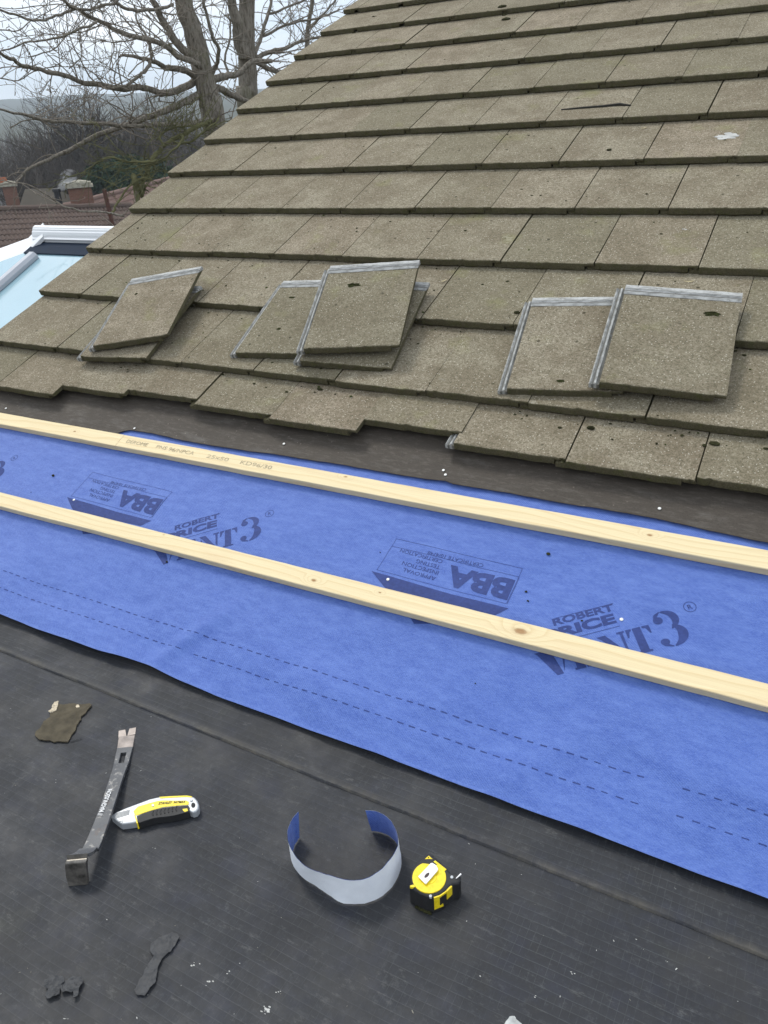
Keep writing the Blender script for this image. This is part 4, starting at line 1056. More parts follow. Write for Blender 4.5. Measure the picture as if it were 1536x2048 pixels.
scrap('felt_scrap', [(82, 350), (95, 320), (130, 290), (150, 250), (185, 215), (200, 170), (240, 112), (300, 118), (380, 108), (440, 118), (500, 106), (512, 122), (470, 175), (430, 212), (410, 260), (385, 310), (345, 370), (330, 402), (280, 398), (228, 402), (175, 390), (120, 388), (100, 375)], KS, KO, M_SCRAP, 'ragged brown felt scrap with pale flakes on it above the pry bar', 'felt scrap', .003, .004, 1.0, .001, 20)
S2, O2 = 2.56, (0, 1780)
scrap('felt_scrap', [(690, 520), (706, 548), (742, 540), (770, 508), (800, 478), (798, 440), (818, 385), (835, 350), (880, 310), (920, 252), (912, 236), (880, 222), (850, 238), (812, 252), (778, 280), (766, 310), (782, 345), (762, 385), (740, 420), (722, 460)], S2, O2, M_SCRAPB, 'long twisted black felt scrap at the bottom of the flat roof', 'felt scrap', .0015, .003, 3.0, .0026, 60)
scrap('felt_scrap', [(230, 465), (270, 448), (322, 446), (328, 480), (310, 510), (306, 540), (258, 566), (236, 548), (250, 520), (232, 500)], S2, O2, M_SCRAPB, 'left crumpled black scrap of the pair at the lower left', 'felt scrap', .0015, .005, 4.0, .0040, 75)
scrap('felt_scrap', [(334, 472), (380, 450), (424, 452), (432, 480), (414, 505), (400, 552), (374, 560), (380, 525), (350, 530), (316, 530), (322, 500)], S2, O2, M_SCRAPB, 'right crumpled black scrap of the pair at the lower left', 'felt scrap', .0015, .005, 5.0, .0040, 75)
b = MB(); p0 = on_flat(140, 1483, .003); p1 = on_flat(163, 1476, .003); b.tube([p0, p1], [.0012, .0008], 5); o = b.build('felt_sliver', M_SCRAPB); tag(o, 'thin dark sliver beside the ragged brown felt scrap', 'debris')
M_FLAKE = plain('pale_flake', (0.50, 0.43, 0.32), .9, .2, var=.35, scale=120, bump=.5)
scrap('mortar_flake', [(188, 168), (205, 150), (215, 120), (240, 95), (262, 98), (258, 120), (246, 140), (240, 165), (215, 180), (200, 184)], KS, KO, M_FLAKE, 'ragged beige flake on the brown felt scrap', 'flake', .0025, .0, 7.0, .0030, 140)
scrap('mortar_flake', [(392, 135), (405, 124), (424, 126), (420, 140), (402, 148)], KS, KO, M_FLAKE, 'small whitish flake near the right edge of the brown felt scrap', 'flake', .0025, .0, 8.0, .0025, 140)
scrap('stone_chip', [(262, 1090), (272, 1070), (286, 1052), (310, 1050), (335, 1072), (360, 1100), (330, 1130), (280, 1125)], 2.415, (900, 1600), plain('pale_stone', (.42, .43, .42), .9, .2, var=.3, scale=60, bump=.5), 'pale grey stone chip at the bottom edge of the flat roof', 'stone chip', .012, .0, 9.0, .002, 50)
# specks, flecks and droppings on the felt
b = MB(); rr = random.Random(21)
for i in range(130):
    px, py = rr.uniform(-60, 1600), rr.uniform(1260, 2100)
    q = on_flat(px, py)
    if q.y > -.66 and q.y > membrane_edge(q.x) * math.cos(TH) - .02: continue
    r_ = .0004 + .0009 * rr.random() ** 2.5; an = Matrix.Rotation(rr.uniform(0, 6.28), 3, 'Z')
    b.blob((q.x, q.y, flat_z(q.x, q.y) + r_ * .3), r_, 0 if rr.random() < .45 else 1, (rr.uniform(.8, 3.2), .8, .5), rr.random() * 60, M=an)
for px, py, r_, k in ((420, 1965, .0045, 5), (532, 2020, .007, 14), (455, 1945, .004, 3), (1148, 1948, .003, 3), (1332, 1922, .0025, 3), (1285, 1899, .002, 2), (1350, 1782, .002, 2), (129, 2036, .004, 4), (558, 1985, .004, 3), (1070, 1993, .003, 2), (112, 1562, .003, 2), (309, 1696, .0025, 2), (390, 1928, .006, 4)):
    for j in range(k):
        q = on_flat(px + rr.gauss(0, r_ * 900), py + rr.gauss(0, r_ * 600)); b.blob((q.x, q.y, flat_z(q.x, q.y) + .0004), r_ * rr.uniform(.10, .30), 0, (1.6, .9, .10), rr.random() * 60)
o = b.build('pale_flecks', [M_DROP, plain('grey_grit', (.22, .21, .18), .9, .1)]); tag(o, 'pale flecks and grit scattered on the flat roof felt', 'debris', kind='stuff')

# ---------------------------------------------------------------- conservatory beyond the verge
GZ = -0.30                                       # its glass, roughly parallel to the tiled roof and below it
def glassmat():
    t = NT('blue_glass'); p = t.pos(); f = t.noise(p, 2.0, 3)
    return t.fin(t.mix(f, (0.26, 0.42, 0.49), (0.33, 0.50, 0.57)), .04, None, .9, Coat_Weight=1.0, Coat_Roughness=.02)
cons = empty('conservatory', mat=RT.copy()); tag(cons, 'white framed glass conservatory roof tucked below the tiled verge', 'conservatory')
q0, q1 = on_roof(70, 491, GZ), on_roof(165, 491, GZ)
YB = (q0.y + q1.y) / 2 + .035
XL = on_roof(52, 470, GZ + .05).x
def profile_beam(prof, x0, x1, name, mat):
    b = MB(); n = len(prof)
    b.add([(x0, y, z) for y, z in prof] + [(x1, y, z) for y, z in prof], [(i, (i+1) % n, n + (i+1) % n, n + i) for i in range(n)] + [tuple(range(n))[::-1], tuple(range(n, 2*n))])
    return b.build(name, mat, cons)
# profile of the white ridge beam facing down the slope (roof-y, roof-z)
prof = [(YB, GZ + .004), (YB - .004, GZ + .016), (YB + .008, GZ + .020), (YB + .013, GZ + .031), (YB + .022, GZ + .043), (YB + .032, GZ + .047), (YB + .033, GZ + .052), (YB + .041, GZ + .054), (YB + .043, GZ + .058), (YB + .062, GZ + .059), (YB + .062, GZ - .10), (YB, GZ - .10)]
profile_beam(prof, XL, VERGE + .02, 'ridge_beam', M_PVC)
b = MB(); b.box(XL + .02, YB + .002, GZ - .09, VERGE + .02, YB + .006, GZ + .002); 
b = MB()                                         # end cap swept down towards the viewer
e0 = Vector((XL + .10, YB + .0, GZ)); e1 = on_roof(-60, 530, GZ + .02)
dirv = (e1 - e0); dirv.z = 0; dirv.normalize(); nrm = Vector((dirv.y, -dirv.x, 0)); 
if nrm.y > 0: nrm = -nrm
capprof = [(0.0, .0), (0.0, .020), (-.02, .026), (-.14, .036), (-.14, .0)]
for s_ in (0.0, .12, 1.6):
    c_ = e0 + dirv * s_ - Vector((0, 0, .05 * (1 if s_ > .1 else 0)))
    for a, z in capprof: 
        w_ = c_ + nrm * a; b.v.append((w_.x, w_.y, c_.z + z + .01))
k = len(capprof)
for s_ in range(2):
    for j in range(k): b.f.append((s_*k + j, s_*k + (j+1) % k, (s_+1)*k + (j+1) % k, (s_+1)*k + j)); b.m.append(0)
b.f.append(tuple(range(k))[::-1]); b.m.append(0); b.f.append(tuple(2*k + j for j in range(k))); b.m.append(0)
b.build('hip_cap', M_PVC, cons)
hq = e0 + dirv * 3.2
b = MB(); b.prism([(VERGE + .02, -2.2), (VERGE + .02, YB + .03), (XL + .08, YB + .03), (e0.x, e0.y - .02), (hq.x, hq.y - .02), (hq.x, -2.2)], GZ - .03, GZ - .012); b.build('glass', glassmat(), cons)
b = MB()                                         # glazing bars
for d in (0.0, -.86):
    a = on_roof(66, 508, GZ + .01) + Vector((d, 0, 0)); c_ = Vector((a.x - .03, -2.1, GZ + .01))
    pr = [(-.030, 0), (-.030, .018), (-.016, .034), (.016, .034), (.030, .018), (.030, 0)]
    base = len(b.v)
    for q in (a, c_):
        for x, z in pr: b.v.append((q.x + x, q.y, q.z - .02 + z))
    for j in range(6): b.f.append((base + j, base + (j+1) % 6, base + 6 + (j+1) % 6, base + 6 + j)); b.m.append(0)
    b.f.append(tuple(base + j for j in range(6))); b.m.append(0); b.f.append(tuple(base + 6 + j for j in range(6))[::-1]); b.m.append(0)
b.build('glazing_bar', M_PVCG, cons)
b = MB(); b.box(XL + .015, YB - .105, GZ - .011, VERGE + .02, YB - .001, GZ - .004); b.build('beam_reflection', plain('beam_reflection_tone', (.016, .026, .045), .8, .15), cons)  # the beam's reflection in the glass, painted as a dark matt strip

# ---------------------------------------------------------------- house wall below the verge
b = MB(); b.box(VERGE + .06, 0.25, -3.2, 3.4, 4.4, -.32)
o = b.build('house_wall', plain('render', (.45, .42, .38), .9, .1, var=.15)); tag(o, 'rendered house wall beneath the tiled roof', 'wall')

# ---------------------------------------------------------------- ground and hills
def groundmat():
    t = NT('ground'); p = t.pos(); a = t.noise(p, .02, 6, .65); c_ = t.noise(p, .4, 5, .7)
    c = t.mix(a, (.045, .042, .026), (.075, .080, .038)); c = t.mix(t.ramp(c_, [(.4, 0.), (.7, .6)]), c, (.055, .045, .034))
    return t.fin(c, .95, None, .1)
def terrain(x, y):
    d = math.hypot(x, y); z = -3.4
    if d > 12: z -= min(6.6, (d - 12) * .16)
    if d > 120: z += (min(d, 220) - 120) * .04
    if d > 220: z += (min(d, 1200) - 220) * .053 * (1 + .22 * fbm(x * .003, y * .003, 1.0, 3)) + 3 * fbm(x * .012, y * .012, 2.0, 3) * min(1, (d - 220) / 200)
    return z
b = MB()
rs = [0, 6, 12, 20, 30, 45, 60, 80, 105, 135, 170, 220, 260, 310, 370, 440, 520, 610, 700, 800, 900, 1000, 1100, 1200, 1320, 1440]
na = 160
b.v.append((0, 0, -3.4))
for r_ in rs[1:]:
    for k in range(na):
        a = 2 * math.pi * k / na; b.v.append((r_ * math.cos(a), r_ * math.sin(a), terrain(r_ * math.cos(a), r_ * math.sin(a))))
for k in range(na): b.f.append((0, 1 + k, 1 + (k+1) % na)); b.m.append(0)
for j in range(len(rs) - 2):
    for k in range(na): b.f.append((1+j*na+k, 1+(j+1)*na+k, 1+(j+1)*na+(k+1) % na, 1+j*na+(k+1) % na)); b.m.append(0)
o = b.build('ground', groundmat(), smooth=True); tag(o, 'rough ground running out to distant wooded hills', 'ground', kind='structure')

# ---------------------------------------------------------------- neighbouring roofs
def pantile(name, c0, c1):
    t = NT(name); p = t.pos(); a = t.noise(p, 1.6, 5, .65); c_ = t.noise(p, 18, 5, .7)
    c = t.mix(a, c0, c1); c = t.mix(t.ramp(c_, [(.5, 0.), (.75, .5)]), c, (.05, .042, .036))
    return t.fin(c, .9, t.bump(c_, .4, .004), .15)
M_RBROWN = pantile('brown_pantile', (.085, .060, .050), (.150, .110, .092)); M_RPINK = pantile('pink_pantile', (.15, .095, .078), (.23, .155, .130))
M_WALLB = plain('neighbour_render', (.36, .33, .30), .9, .1)
def brickmat(name='brick', c1=(.20, .085, .055), c2=(.27, .125, .085)):
    t = NT(name); v = t.n('TexCoord').outputs['Object']
    br = t.n('TexBrick', {'Vector': t.n('Mapping', {0: v, 'Rotation': (rad(90), 0, 0)}).outputs[0], 'Color1': c1, 'Color2': c2, 'Mortar': (.22, .19, .17), 'Scale': 4.4, 'Mortar Size': .02}).outputs[0]
    return t.fin(t.mix(t.noise(v, 9, 4), br, (.13, .075, .055)), .9, None, .1)
M_BRICK = brickmat()
def gable_roof(name, ra, rb, slope, length, mat, lab, pitch=.155, course=.32, amp=.048, wall_drop=2.6):
    """ridge from ra to rb (world); front slope towards the viewer built as rolled tile courses"""
    ra, rb = Vector(ra), Vector(rb); X = rb - ra; L_ = X.length; X.normalize()
    F = Vector((X.y, -X.x, 0)).normalized()
    if F.dot(CAMW - ra) < 0: F = -F
    dn = (F * math.cos(slope) - Vector((0, 0, 1)) * math.sin(slope)).normalized(); Nn = (F * math.sin(slope) + Vector((0, 0, 1)) * math.cos(slope)).normalized()
    t = empty(name, ra); tag(t, lab, 'house')
    def ch(b, nm, mt, sm=False):
        o = b.build(nm, mt, smooth=sm); o.parent = t; o.matrix_parent_inverse = Matrix.Translation(ra).inverted(); return o
    nr = int(length / course); b = MB()
    ncol = int(L_ / pitch * 8)
    for r_ in range(nr):
        rows = []
        for e, zz in ((0, 0.0), (1, .022), (1.0, .0)):
            rows.append([ra + X * (L_ * i / ncol) + dn * (course * (r_ + e)) + Nn * (zz + amp * (abs(math.sin(math.pi * (L_ * i / ncol) / pitch)) ** 1.5) + .006 * fbm(i * .05, r_ * .7)) for i in range(ncol + 1)])
        for u in range(2):
            base = len(b.v); b.v += [tuple(q) for q in rows[u]] + [tuple(q) for q in rows[u + 1]]; m_ = ncol + 1
            for i in range(ncol): b.f.append((base + i, base + i + 1, base + m_ + i + 1, base + m_ + i)); b.m.append(0)
    ch(b, 'roof_slope', mat)
    b = MB(); Fb = -F; db = (Fb * math.cos(slope) - Vector((0, 0, 1)) * math.sin(slope))
    b.add([ra, rb, rb + db * length, ra + db * length], [(0, 1, 2, 3)]); b.add([q - Vector((0, 0, .03)) for q in (ra, rb, rb + db * length, ra + db * length)], [(3, 2, 1, 0)]); ch(b, 'roof_slope', mat)
    b = MB(); n = max(4, int(L_ / .4)); pts_ = [ra + X * (L_ * i / n) + Vector((0, 0, .03 + .006 * math.sin(i * 9))) for i in range(n + 1)]
    b.tube(pts_, [.125 + .008 * (i % 2) for i in range(n + 1)], 10); ch(b, 'ridge_tiles', mat)
    b = MB(); hw = length * math.cos(slope) - .15; hh = length * math.sin(slope)
    for e in (ra + X * .06, rb - X * .06):
        vs = [e - Vector((0, 0, .05)), e + F * hw - Vector((0, 0, hh)), e + F * hw - Vector((0, 0, hh + wall_drop)), e - F * hw - Vector((0, 0, hh + wall_drop)), e - F * hw - Vector((0, 0, hh))]
        b.add(vs, [(0, 1, 2, 3, 4)])
    p_, q_ = ra + X * .06, rb - X * .06
    for sg in (1, -1):
        b.add([p_ + F * sg * hw - Vector((0, 0, hh)), q_ + F * sg * hw - Vector((0, 0, hh)), q_ + F * sg * hw - Vector((0, 0, hh + wall_drop)), p_ + F * sg * hw - Vector((0, 0, hh + wall_drop))], [(0, 1, 2, 3)])
    ch(b, 'wall', M_WALLB); return t
d1 = 34.0
h1 = gable_roof('neighbour_house', at(-330, 431, d1 + .2), at(262, 412, d1 + 2.0), rad(30), 5.4, M_RBROWN, 'brown pantiled house roof behind the white conservatory beam')
h2 = gable_roof('neighbour_house', at(95, 423, 37.5), at(420, 338, 48.0), rad(28), 6.0, M_RPINK, 'pinkish tiled house roof climbing to the right behind the brown one', course=.36)
def chimney(pxl, pxr, ytop, ybot, dist, lab, pot=False):
    a, c_ = at(pxl, ytop, dist), at(pxr, ytop, dist); w_ = (c_ - a).length; X = (c_ - a).normalized(); mid_ = (a + c_) / 2
    zb = at((pxl + pxr) / 2, ybot, dist).z; an = math.atan2(X.y, X.x)
    t = empty('chimney', mat=Matrix.Translation((mid_.x, mid_.y, zb)) @ Matrix.Rotation(an, 4, 'Z')); tag(t, lab, 'chimney')
    H = mid_.z - zb
    b = MB(); b.box(-w_/2, -.45, -1.6, w_/2, .45, H - .16); b.build('stack', M_BRICK, t)
    b = MB(); b.box(-w_/2 - .09, -.54, H - .158, w_/2 + .09, .54, H - .06); b.box(-w_/2 - .04, -.49, H - .059, w_/2 + .03, .49, H + .03); b.blob((0, 0, H + .03), .42, 0, (w_ * 1.1, 1, .22), 3.0)
    b.build('cap', plain('mortar_cap', (.33, .31, .25), .95, .1, var=.35, scale=9, bump=.5), t)
    if pot:
        b = MB(); b.tube([Vector((-.2, 0, H + .02)), Vector((-.2, 0, H + .30))], [.20, .17], 12); b.build('chimney_pot', plain('terracotta', (.35, .12, .06), .8, .2), t)
chimney(133, 180, 366, 425, 36.5, 'brick chimney with a mossy cap rising behind the brown ridge')
chimney(2, 30, 366, 412, 50.0, 'slim brick chimney with a red pot on the grey roof at the far left', True)
M_RGREY = pantile('grey_slate', (.24, .235, .24), (.33, .325, .33)); M_RDARK = pantile('dark_mossy_roof', (.035, .030, .024), (.075, .062, .045))
def lump_roof(pxs, dist, depth, mat, lab, name='neighbour_house'):
    """a far roof slab seen as a slope: front polygon with depth"""
    t = empty(name, at(*pxs[0], dist)); tag(t, lab, 'house')
    f = [at(*q, dist + (dd)) for q, dd in zip(pxs, depth)]; n = len(f)
    bk = [q + Vector((-1.2, 4.0, -1.8)) for q in f]
    b = MB(); b.add(f + bk, [tuple(range(n))] + [(i, (i+1) % n, n + (i+1) % n, n + i) for i in range(n)])
    o = b.build('roof_slope', mat); o.parent = t; o.matrix_parent_inverse = Matrix.Translation(t.location).inverted()
    b = MB(); lo = [q for q in f if True]
    zb = min(q.z for q in f); cx = sum((q.x for q in f)) / n; cy = sum((q.y for q in f)) / n + 2.4; w_ = max(q.x for q in f) - min(q.x for q in f)
    b.box(cx - w_ * .40, cy - 1.2, zb - 4, cx + w_ * .40, cy + 1.2, zb - .10); o = b.build('wall', M_WALLB); o.parent = t; o.matrix_parent_inverse = Matrix.Translation(t.location).inverted()
lump_roof([(-60, 372), (38, 380), (30, 420), (-60, 430)], 55, [4.5, 4.5, 0, 0], M_RGREY, 'pale grey roof at the far left behind the slim chimney')
lump_roof([(50, 378), (112, 376), (128, 430), (32, 432)], 43, [4.4, 4.4, 0, 0], M_RDARK, 'dark mossy hipped roof between the two brick chimneys')
# flue, pole
b = MB(); p = at(118, 412, 36.3); q = at(114, 384, 36.3); b.tube([p - Vector((0, 0, 1.2)), q], [.13, .13], 12); b.tube([q, q + Vector((0, 0, .12))], [.17, .17], 12)
o = b.build('flue_pipe', plain('sooty_metal', (.02, .02, .022), .6, .4)); tag(o, 'short black flue pipe smoking beside the brick chimney', 'flue')
b = MB(); p = at(221, 428, 34.6); q = at(208, 378, 34.6); b.tube([p - Vector((0, 0, .5)), q], [.085, .08], 8)
o = b.build('rusty_pole', plain('rust', (.085, .035, .022), .8, .3, var=.4)); tag(o, 'leaning rusty pole in front of the pinkish roof', 'pole')
# smoke
b = MB()
for i, (px, py, r_) in enumerate(((116, 379, .10), (121, 371, .15), (128, 362, .19), (137, 353, .21), (146, 347, .16))): pass
bm = bmesh.new(); bmesh.ops.create_icosphere(bm, subdivisions=3, radius=1.0)
p0, p1 = at(113, 383, 36.3), at(152, 342, 36.3); ax_ = (p1 - p0); l_ = ax_.length
for v in bm.verts:
    k = (v.co.x + 1) / 2; rr_ = (.12 + .42 * k) * (1 - .5 * max(0, k - .6) / .4) * (1 + .35 * fbm(v.co.x * 2, v.co.y * 2, v.co.z * 2))
    q = p0 + ax_ * k; d_ = Vector((0, v.co.y, v.co.z)); side = ax_.normalized()
    u_ = side.cross(Vector((0, 1, 0))).normalized(); w_ = side.cross(u_)
    v.co = q + (u_ * v.co.y + w_ * v.co.z) * rr_ / max(.25, 1) 
me = bpy.data.meshes.new('smoke'); bm.to_mesh(me); bm.free()
t = NT('smoke'); t.t.nodes.remove(t.b); vol = t.n('VolumePrincipled', {'Color': (.95, .96, .97)})
t.t.links.new(t.math('MULTIPLY', t.ramp(t.noise(t.pos(), 2.6, 6, .75, dist=.8), [(.47, 0.), (.68, 1.)]), 4.5), vol.inputs['Density']); t.t.links.new(vol.outputs[0], t.out.inputs['Volume'])
o = link('smoke', me, t.m); tag(o, 'white puff of smoke drifting from the black flue', 'smoke', kind='stuff')

# ---------------------------------------------------------------- trees
def cat(P, k=5):
    return smooth_path([Vector(q) for q in P], k)
class Tree:
    def __init__(s, seed): s.wood = MB(); s.tw = MB(); s.r = random.Random(seed)
    def limb(s, P, r0, r1, n=8, twigs=0, tl=.7, mb=None, wig=.02):
        P = cat(P, 5); m_ = len(P)
        P = [q + Vector((fbm(i * .35, r0 * 90, 1.0), fbm(i * .35, r0 * 70, 4.0), fbm(i * .35, r0 * 50, 8.0))) * wig for i, q in enumerate(P)]
        f_ = 1.0 if r0 > .07 else .78
        rr = [(r0 + (r1 - r0) * (i / (m_ - 1))) * f_ for i in range(m_)]
        rr = [q * (1 + .06 * fbm(i * .4, r0 * 33)) for i, q in enumerate(rr)]
        (mb or s.wood).tube(P, rr, n)
        for k in range(int(twigs * .72)):
            i = s.r.randrange(m_ // 6, m_ - 1); t_ = (P[i+1] - P[i]).normalized()
            d = (t_ * s.r.uniform(.2, 1.0) + Vector((s.r.gauss(0, .7), s.r.gauss(0, .5), s.r.gauss(.15, .6)))).normalized()
            s.twig(P[i], d, tl * s.r.uniform(.4, 1.2), max(.003, min(rr[i] * .30, .0075)), 2)
        return P
    def twig(s, p, d, L, r_, depth, n=4, spur=True):
        k = max(4, int(L / .07)); pts_ = [p.copy()]; q = p.copy()
        for i in range(k):
            d = (d + Vector((s.r.gauss(0, .13), s.r.gauss(0, .13), s.r.gauss(.015, .13)))).normalized(); q = q + d * (L / k); pts_.append(q.copy())
            if spur and s.r.random() < .42:
                sd = (d * .3 + Vector((s.r.gauss(0, 1), s.r.gauss(0, 1), s.r.gauss(.3, 1)))).normalized(); s.tw.tube([q, q + sd * s.r.uniform(.015, .045)], [r_ * .7 + .0012, .0022], 3, cap=False)
            if depth > 0 and s.r.random() < .19:
                sd = (d * .8 + Vector((s.r.gauss(0, .7), s.r.gauss(0, .7), s.r.gauss(.1, .6)))).normalized(); s.twig(q, sd, L * s.r.uniform(.3, .65), r_ * .62, depth - 1, n, spur)
        s.tw.tube(pts_, [r_ + (.0018 - r_) * (i / k) for i in range(k + 1)], n, cap=False)
    def done(s, name, loc, lab, cat_, group=None, bark_=None, twig_=None):
        t = empty(name, loc); tag(t, lab, cat_, group); inv = Matrix.Translation(loc).inverted()
        o = s.wood.build('trunk', bark_ or M_BARK, smooth=True); o.parent = t; o.matrix_parent_inverse = inv
        if s.tw.v:
            o = s.tw.build('crown', twig_ or M_TWIG); o.parent = t; o.matrix_parent_inverse = inv
        return t
cs = 2.194
def B(*pts_, d=9.0, dd=0.0):
    """branch through zoomed picture points; distance eases from d to d + dd"""
    n = len(pts_); return [at(q[0] / cs, q[1] / cs, d + dd * i / max(1, n - 1)) for i, q in enumerate(pts_)]
T = Tree(3)
tr_base = at(955 / cs, 700 / cs, 9.0); tr_base.z = -3.3
T.limb([tr_base] + B((945, 620), (925, 470), (905, 380), (880, 270), (850, 150), (820, 50), (790, -60), (765, -200), (735, -450), (715, -750), (700, -1100)), .125, .055, 12, 24, .9, wig=.012)
T.limb(B((885, 300), (850, 250), (770, 180), (715, 90), (672, 0), (640, -90), (620, -200), (570, -420), (540, -650), dd=-.4), .058, .012, 9, 20, .9)
T.limb(B((905, 310), (850, 275), (780, 245), (690, 185), (560, 155), (445, 100), (340, 42), (275, -5), (200, -80), dd=-1.6), .040, .012, 8, 26, .9)
T.limb(B((870, 335), (800, 305), (725, 292), (660, 264), (590, 245), (520, 250), dd=-.9), .045, .012, 8, 12, .7)
T.limb(B((662, 266), (655, 205), (635, 150), (600, 90), (590, 20), d=8.4, dd=.2), .020, .009, 6, 8, .6)
T.limb(B((660, 268), (640, 310), (590, 350), (540, 378), (450, 384), d=8.4, dd=-.3), .022, .012, 6, 8, .6)
T.limb(B((862, 350), (775, 396), (705, 404), (610, 382), (520, 385), (400, 370), (285, 330), (150, 302), (60, 262), (0, 230), (-60, 190), dd=-1.9), .046, .011, 8, 30, .8)
T.limb(B((895, 395), (825, 440), (745, 474), (645, 518), (500, 560), (330, 648), (215, 700), (130, 742), (72, 802), dd=-1.2), .050, .008, 8, 26, .7)
T.limb(B((925, 345), (990, 332), (1050, 318), (1110, 270), (1190, 262), dd=.3), .050, .025, 8, 9, .7)
T.limb(B((930, 370), (985, 398), (1040, 425), (1110, 455), dd=.5), .050, .030, 8, 6, .6)
T.limb(B((925, 330), (955, 285), (962, 220), (930, 150), (905, 50), (890, -60), dd=-.4), .028, .016, 7, 10, .8)
T.limb(B((-60, 15), (40, 55), (130, 88), (215, 80), (300, 52), (390, 40), (480, 20), (560, -30), d=7.4, dd=.6), .010, .016, 6, 22, .7)
T.limb(B((480, -60), (500, 8), (560, 40), (660, 42), (760, 20), d=8.0, dd=.6), .018, .018, 6, 12, .7)
T.limb(B((-20, 470), (60, 492), (200, 530), (400, 538), (600, 556), (800, 545), (940, 528), d=7.0, dd=1.9), .008, .034, 6, 30, .6)
T.limb(B((-40, 235), (60, 205), (180, 180), (300, 150), (430, 95), d=7.2, dd=.4), .006, .013, 5, 16, .6)
T.limb(B((-40, 780), (60, 800), (160, 830), (280, 905), (400, 930), (545, 945), d=6.4, dd=.2), .004, .010, 5, 10, .35)
for q in (((-40, 120), (80, 130), (180, 70), (260, 20)), ((120, 250), (240, 210), (330, 130), (420, 30)), ((300, 300), (360, 240), (350, 150), (400, 60)), ((-30, 330), (80, 350), (200, 300), (300, 290)), ((480, 300), (500, 200), (470, 120), (430, 20)), ((560, 330), (640, 250), (720, 200), (760, 120)), ((40, 560), (140, 520), (250, 560), (350, 470), (420, 420))):
    T.limb(B(*q, d=7.4 + .2 * (q[0][0] % 7) / 3, dd=.5), .007, .004, 5, 12, .55)
tree_a = T.done('bare_tree', tr_base, 'big bare tree with low limbs sweeping left, left one of the two thick trunks', 'tree', 'bare trees behind the roof')
T = Tree(9)
tb2 = at(1092 / cs, 700 / cs, 9.9); tb2.z = -3.3
T.limb([tb2] + B((1092, 560), (1090, 420), (1086, 300), (1082, 150), (1085, 0), (1090, -150), (1080, -450), (1085, -800), (1075, -1100), d=9.9), .125, .05, 12, 20, .9, wig=.012)
T.limb(B((1075, 260), (1050, 180), (1036, 100), (1018, 0), (1000, -120), (960, -400), (950, -700), d=9.8, dd=-.3), .075, .02, 10, 16, .9)
T.limb(B((1125, 262), (1160, 292), (1215, 312), (1290, 318), d=9.9, dd=.2), .045, .02, 7, 8, .7)
T.limb(B((1120, 255), (1180, 230), (1250, 214), (1330, 180), (1420, 168), d=9.9, dd=.3), .035, .016, 7, 12, .8)
T.limb(B((1115, 240), (1150, 160), (1185, 40), (1200, -60), d=9.9, dd=.4), .03, .018, 7, 10, .8)
T.limb(B((1345, 240), (1350, 130), (1365, 30), (1372, -60), d=10.6, dd=.2), .035, .028, 7, 16, .9)
T.limb(B((1150, 160), (1260, 110), (1400, 80), (1490, 40), d=10.2, dd=.4), .022, .012, 6, 20, .9)
T.limb(B((1350, 120), (1420, 60), (1480, -10), d=10.6, dd=.2), .02, .012, 6, 16, .8)
T.limb(B((1180, 60), (1290, 20), (1420, -30), d=10.4, dd=.3), .02, .012, 6, 16, .8)
T.limb(B((1085, 330), (1010, 330), (985, 260), (1010, 160), (1000, 60), d=10.0, dd=.3), .02, .012, 6, 10, .7)
tree_b = T.done('bare_tree', tb2, 'bare tree with a forked twin stem, right one of the two thick trunks', 'tree', 'bare trees behind the roof')
# mossy hanging bough of a nearer bush
T = Tree(14)
bb = at(610 / cs, 960 / cs, 7.6); bb.z = -3.2
T.limb([bb] + B((615, 930), (622, 860), (642, 770), (680, 690), (722, 640), (830, 572), (930, 530), d=7.6, dd=.7), .030, .024, 7, 34, .5)
T.limb(B((685, 700), (620, 712), (560, 708), (480, 690), (420, 718), (360, 760), d=7.6, dd=-.4), .016, .005, 6, 30, .5)
T.limb(B((720, 640), (700, 600), (760, 560), (850, 550), d=7.9, dd=.3), .017, .008, 6, 34, .45)
T.limb(B((800, 590), (780, 640), (720, 690), (650, 720), (560, 740), d=7.8, dd=-.2), .014, .005, 6, 30, .45)
T.limb(B((760, 620), (840, 620), (900, 570), (960, 520), d=7.9, dd=.2), .015, .008, 6, 36, .4)
T.limb(B((490, 930), (520, 880), (600, 790), (660, 780), d=7.5, dd=.1), .012, .008, 6, 6, .3)
T.done('mossy_bush', bb, 'mossy green bush stem rising beside the roof verge with tangled shoots', 'bush', None, M_MOSSTWIG, M_MOSSTWIG)

def wild(seed, H, lean=0.0, spread=1.0, multi=4, fine=1.0):
    """a bare winter tree growing from the origin"""
    T = Tree(seed); r = T.r
    def grow(p, d, L, r_, depth):
        k = 5; P = [p.copy()]; q = p.copy()
        for i in range(k):
            d = (d + Vector((r.gauss(0, .10), r.gauss(0, .10), r.gauss(.03, .07)))).normalized(); q = q + d * (L / k); P.append(q.copy())
        (T.wood if depth >= 3 else T.tw).tube(P, [r_ * (1 - .38 * i / k) for i in range(k + 1)], 6 if depth >= 3 else (4 if depth == 2 else 3), cap=False)
        if depth == 0: return
        n = {4: 5, 3: 5, 2: 6, 1: 6}.get(depth, 4)
        for j in range(int(n * fine)):
            i = r.randrange(2, k + 1); sd = (d * r.uniform(.6, 1.1) + Vector((r.gauss(0, .55 * spread), r.gauss(0, .55 * spread), r.gauss(.12, .30)))).normalized()
            grow(P[i], sd, L * r.uniform(.5, .8), r_ * (1 - .38 * i / k) * .64, depth - 1)
    for j in range(multi):
        d = Vector((r.gauss(lean, .22), r.gauss(0, .22), 1)).normalized(); grow(Vector((r.gauss(0, .2), r.gauss(0, .2), 0)), d, H * .36, H * .021, 4)
    return T
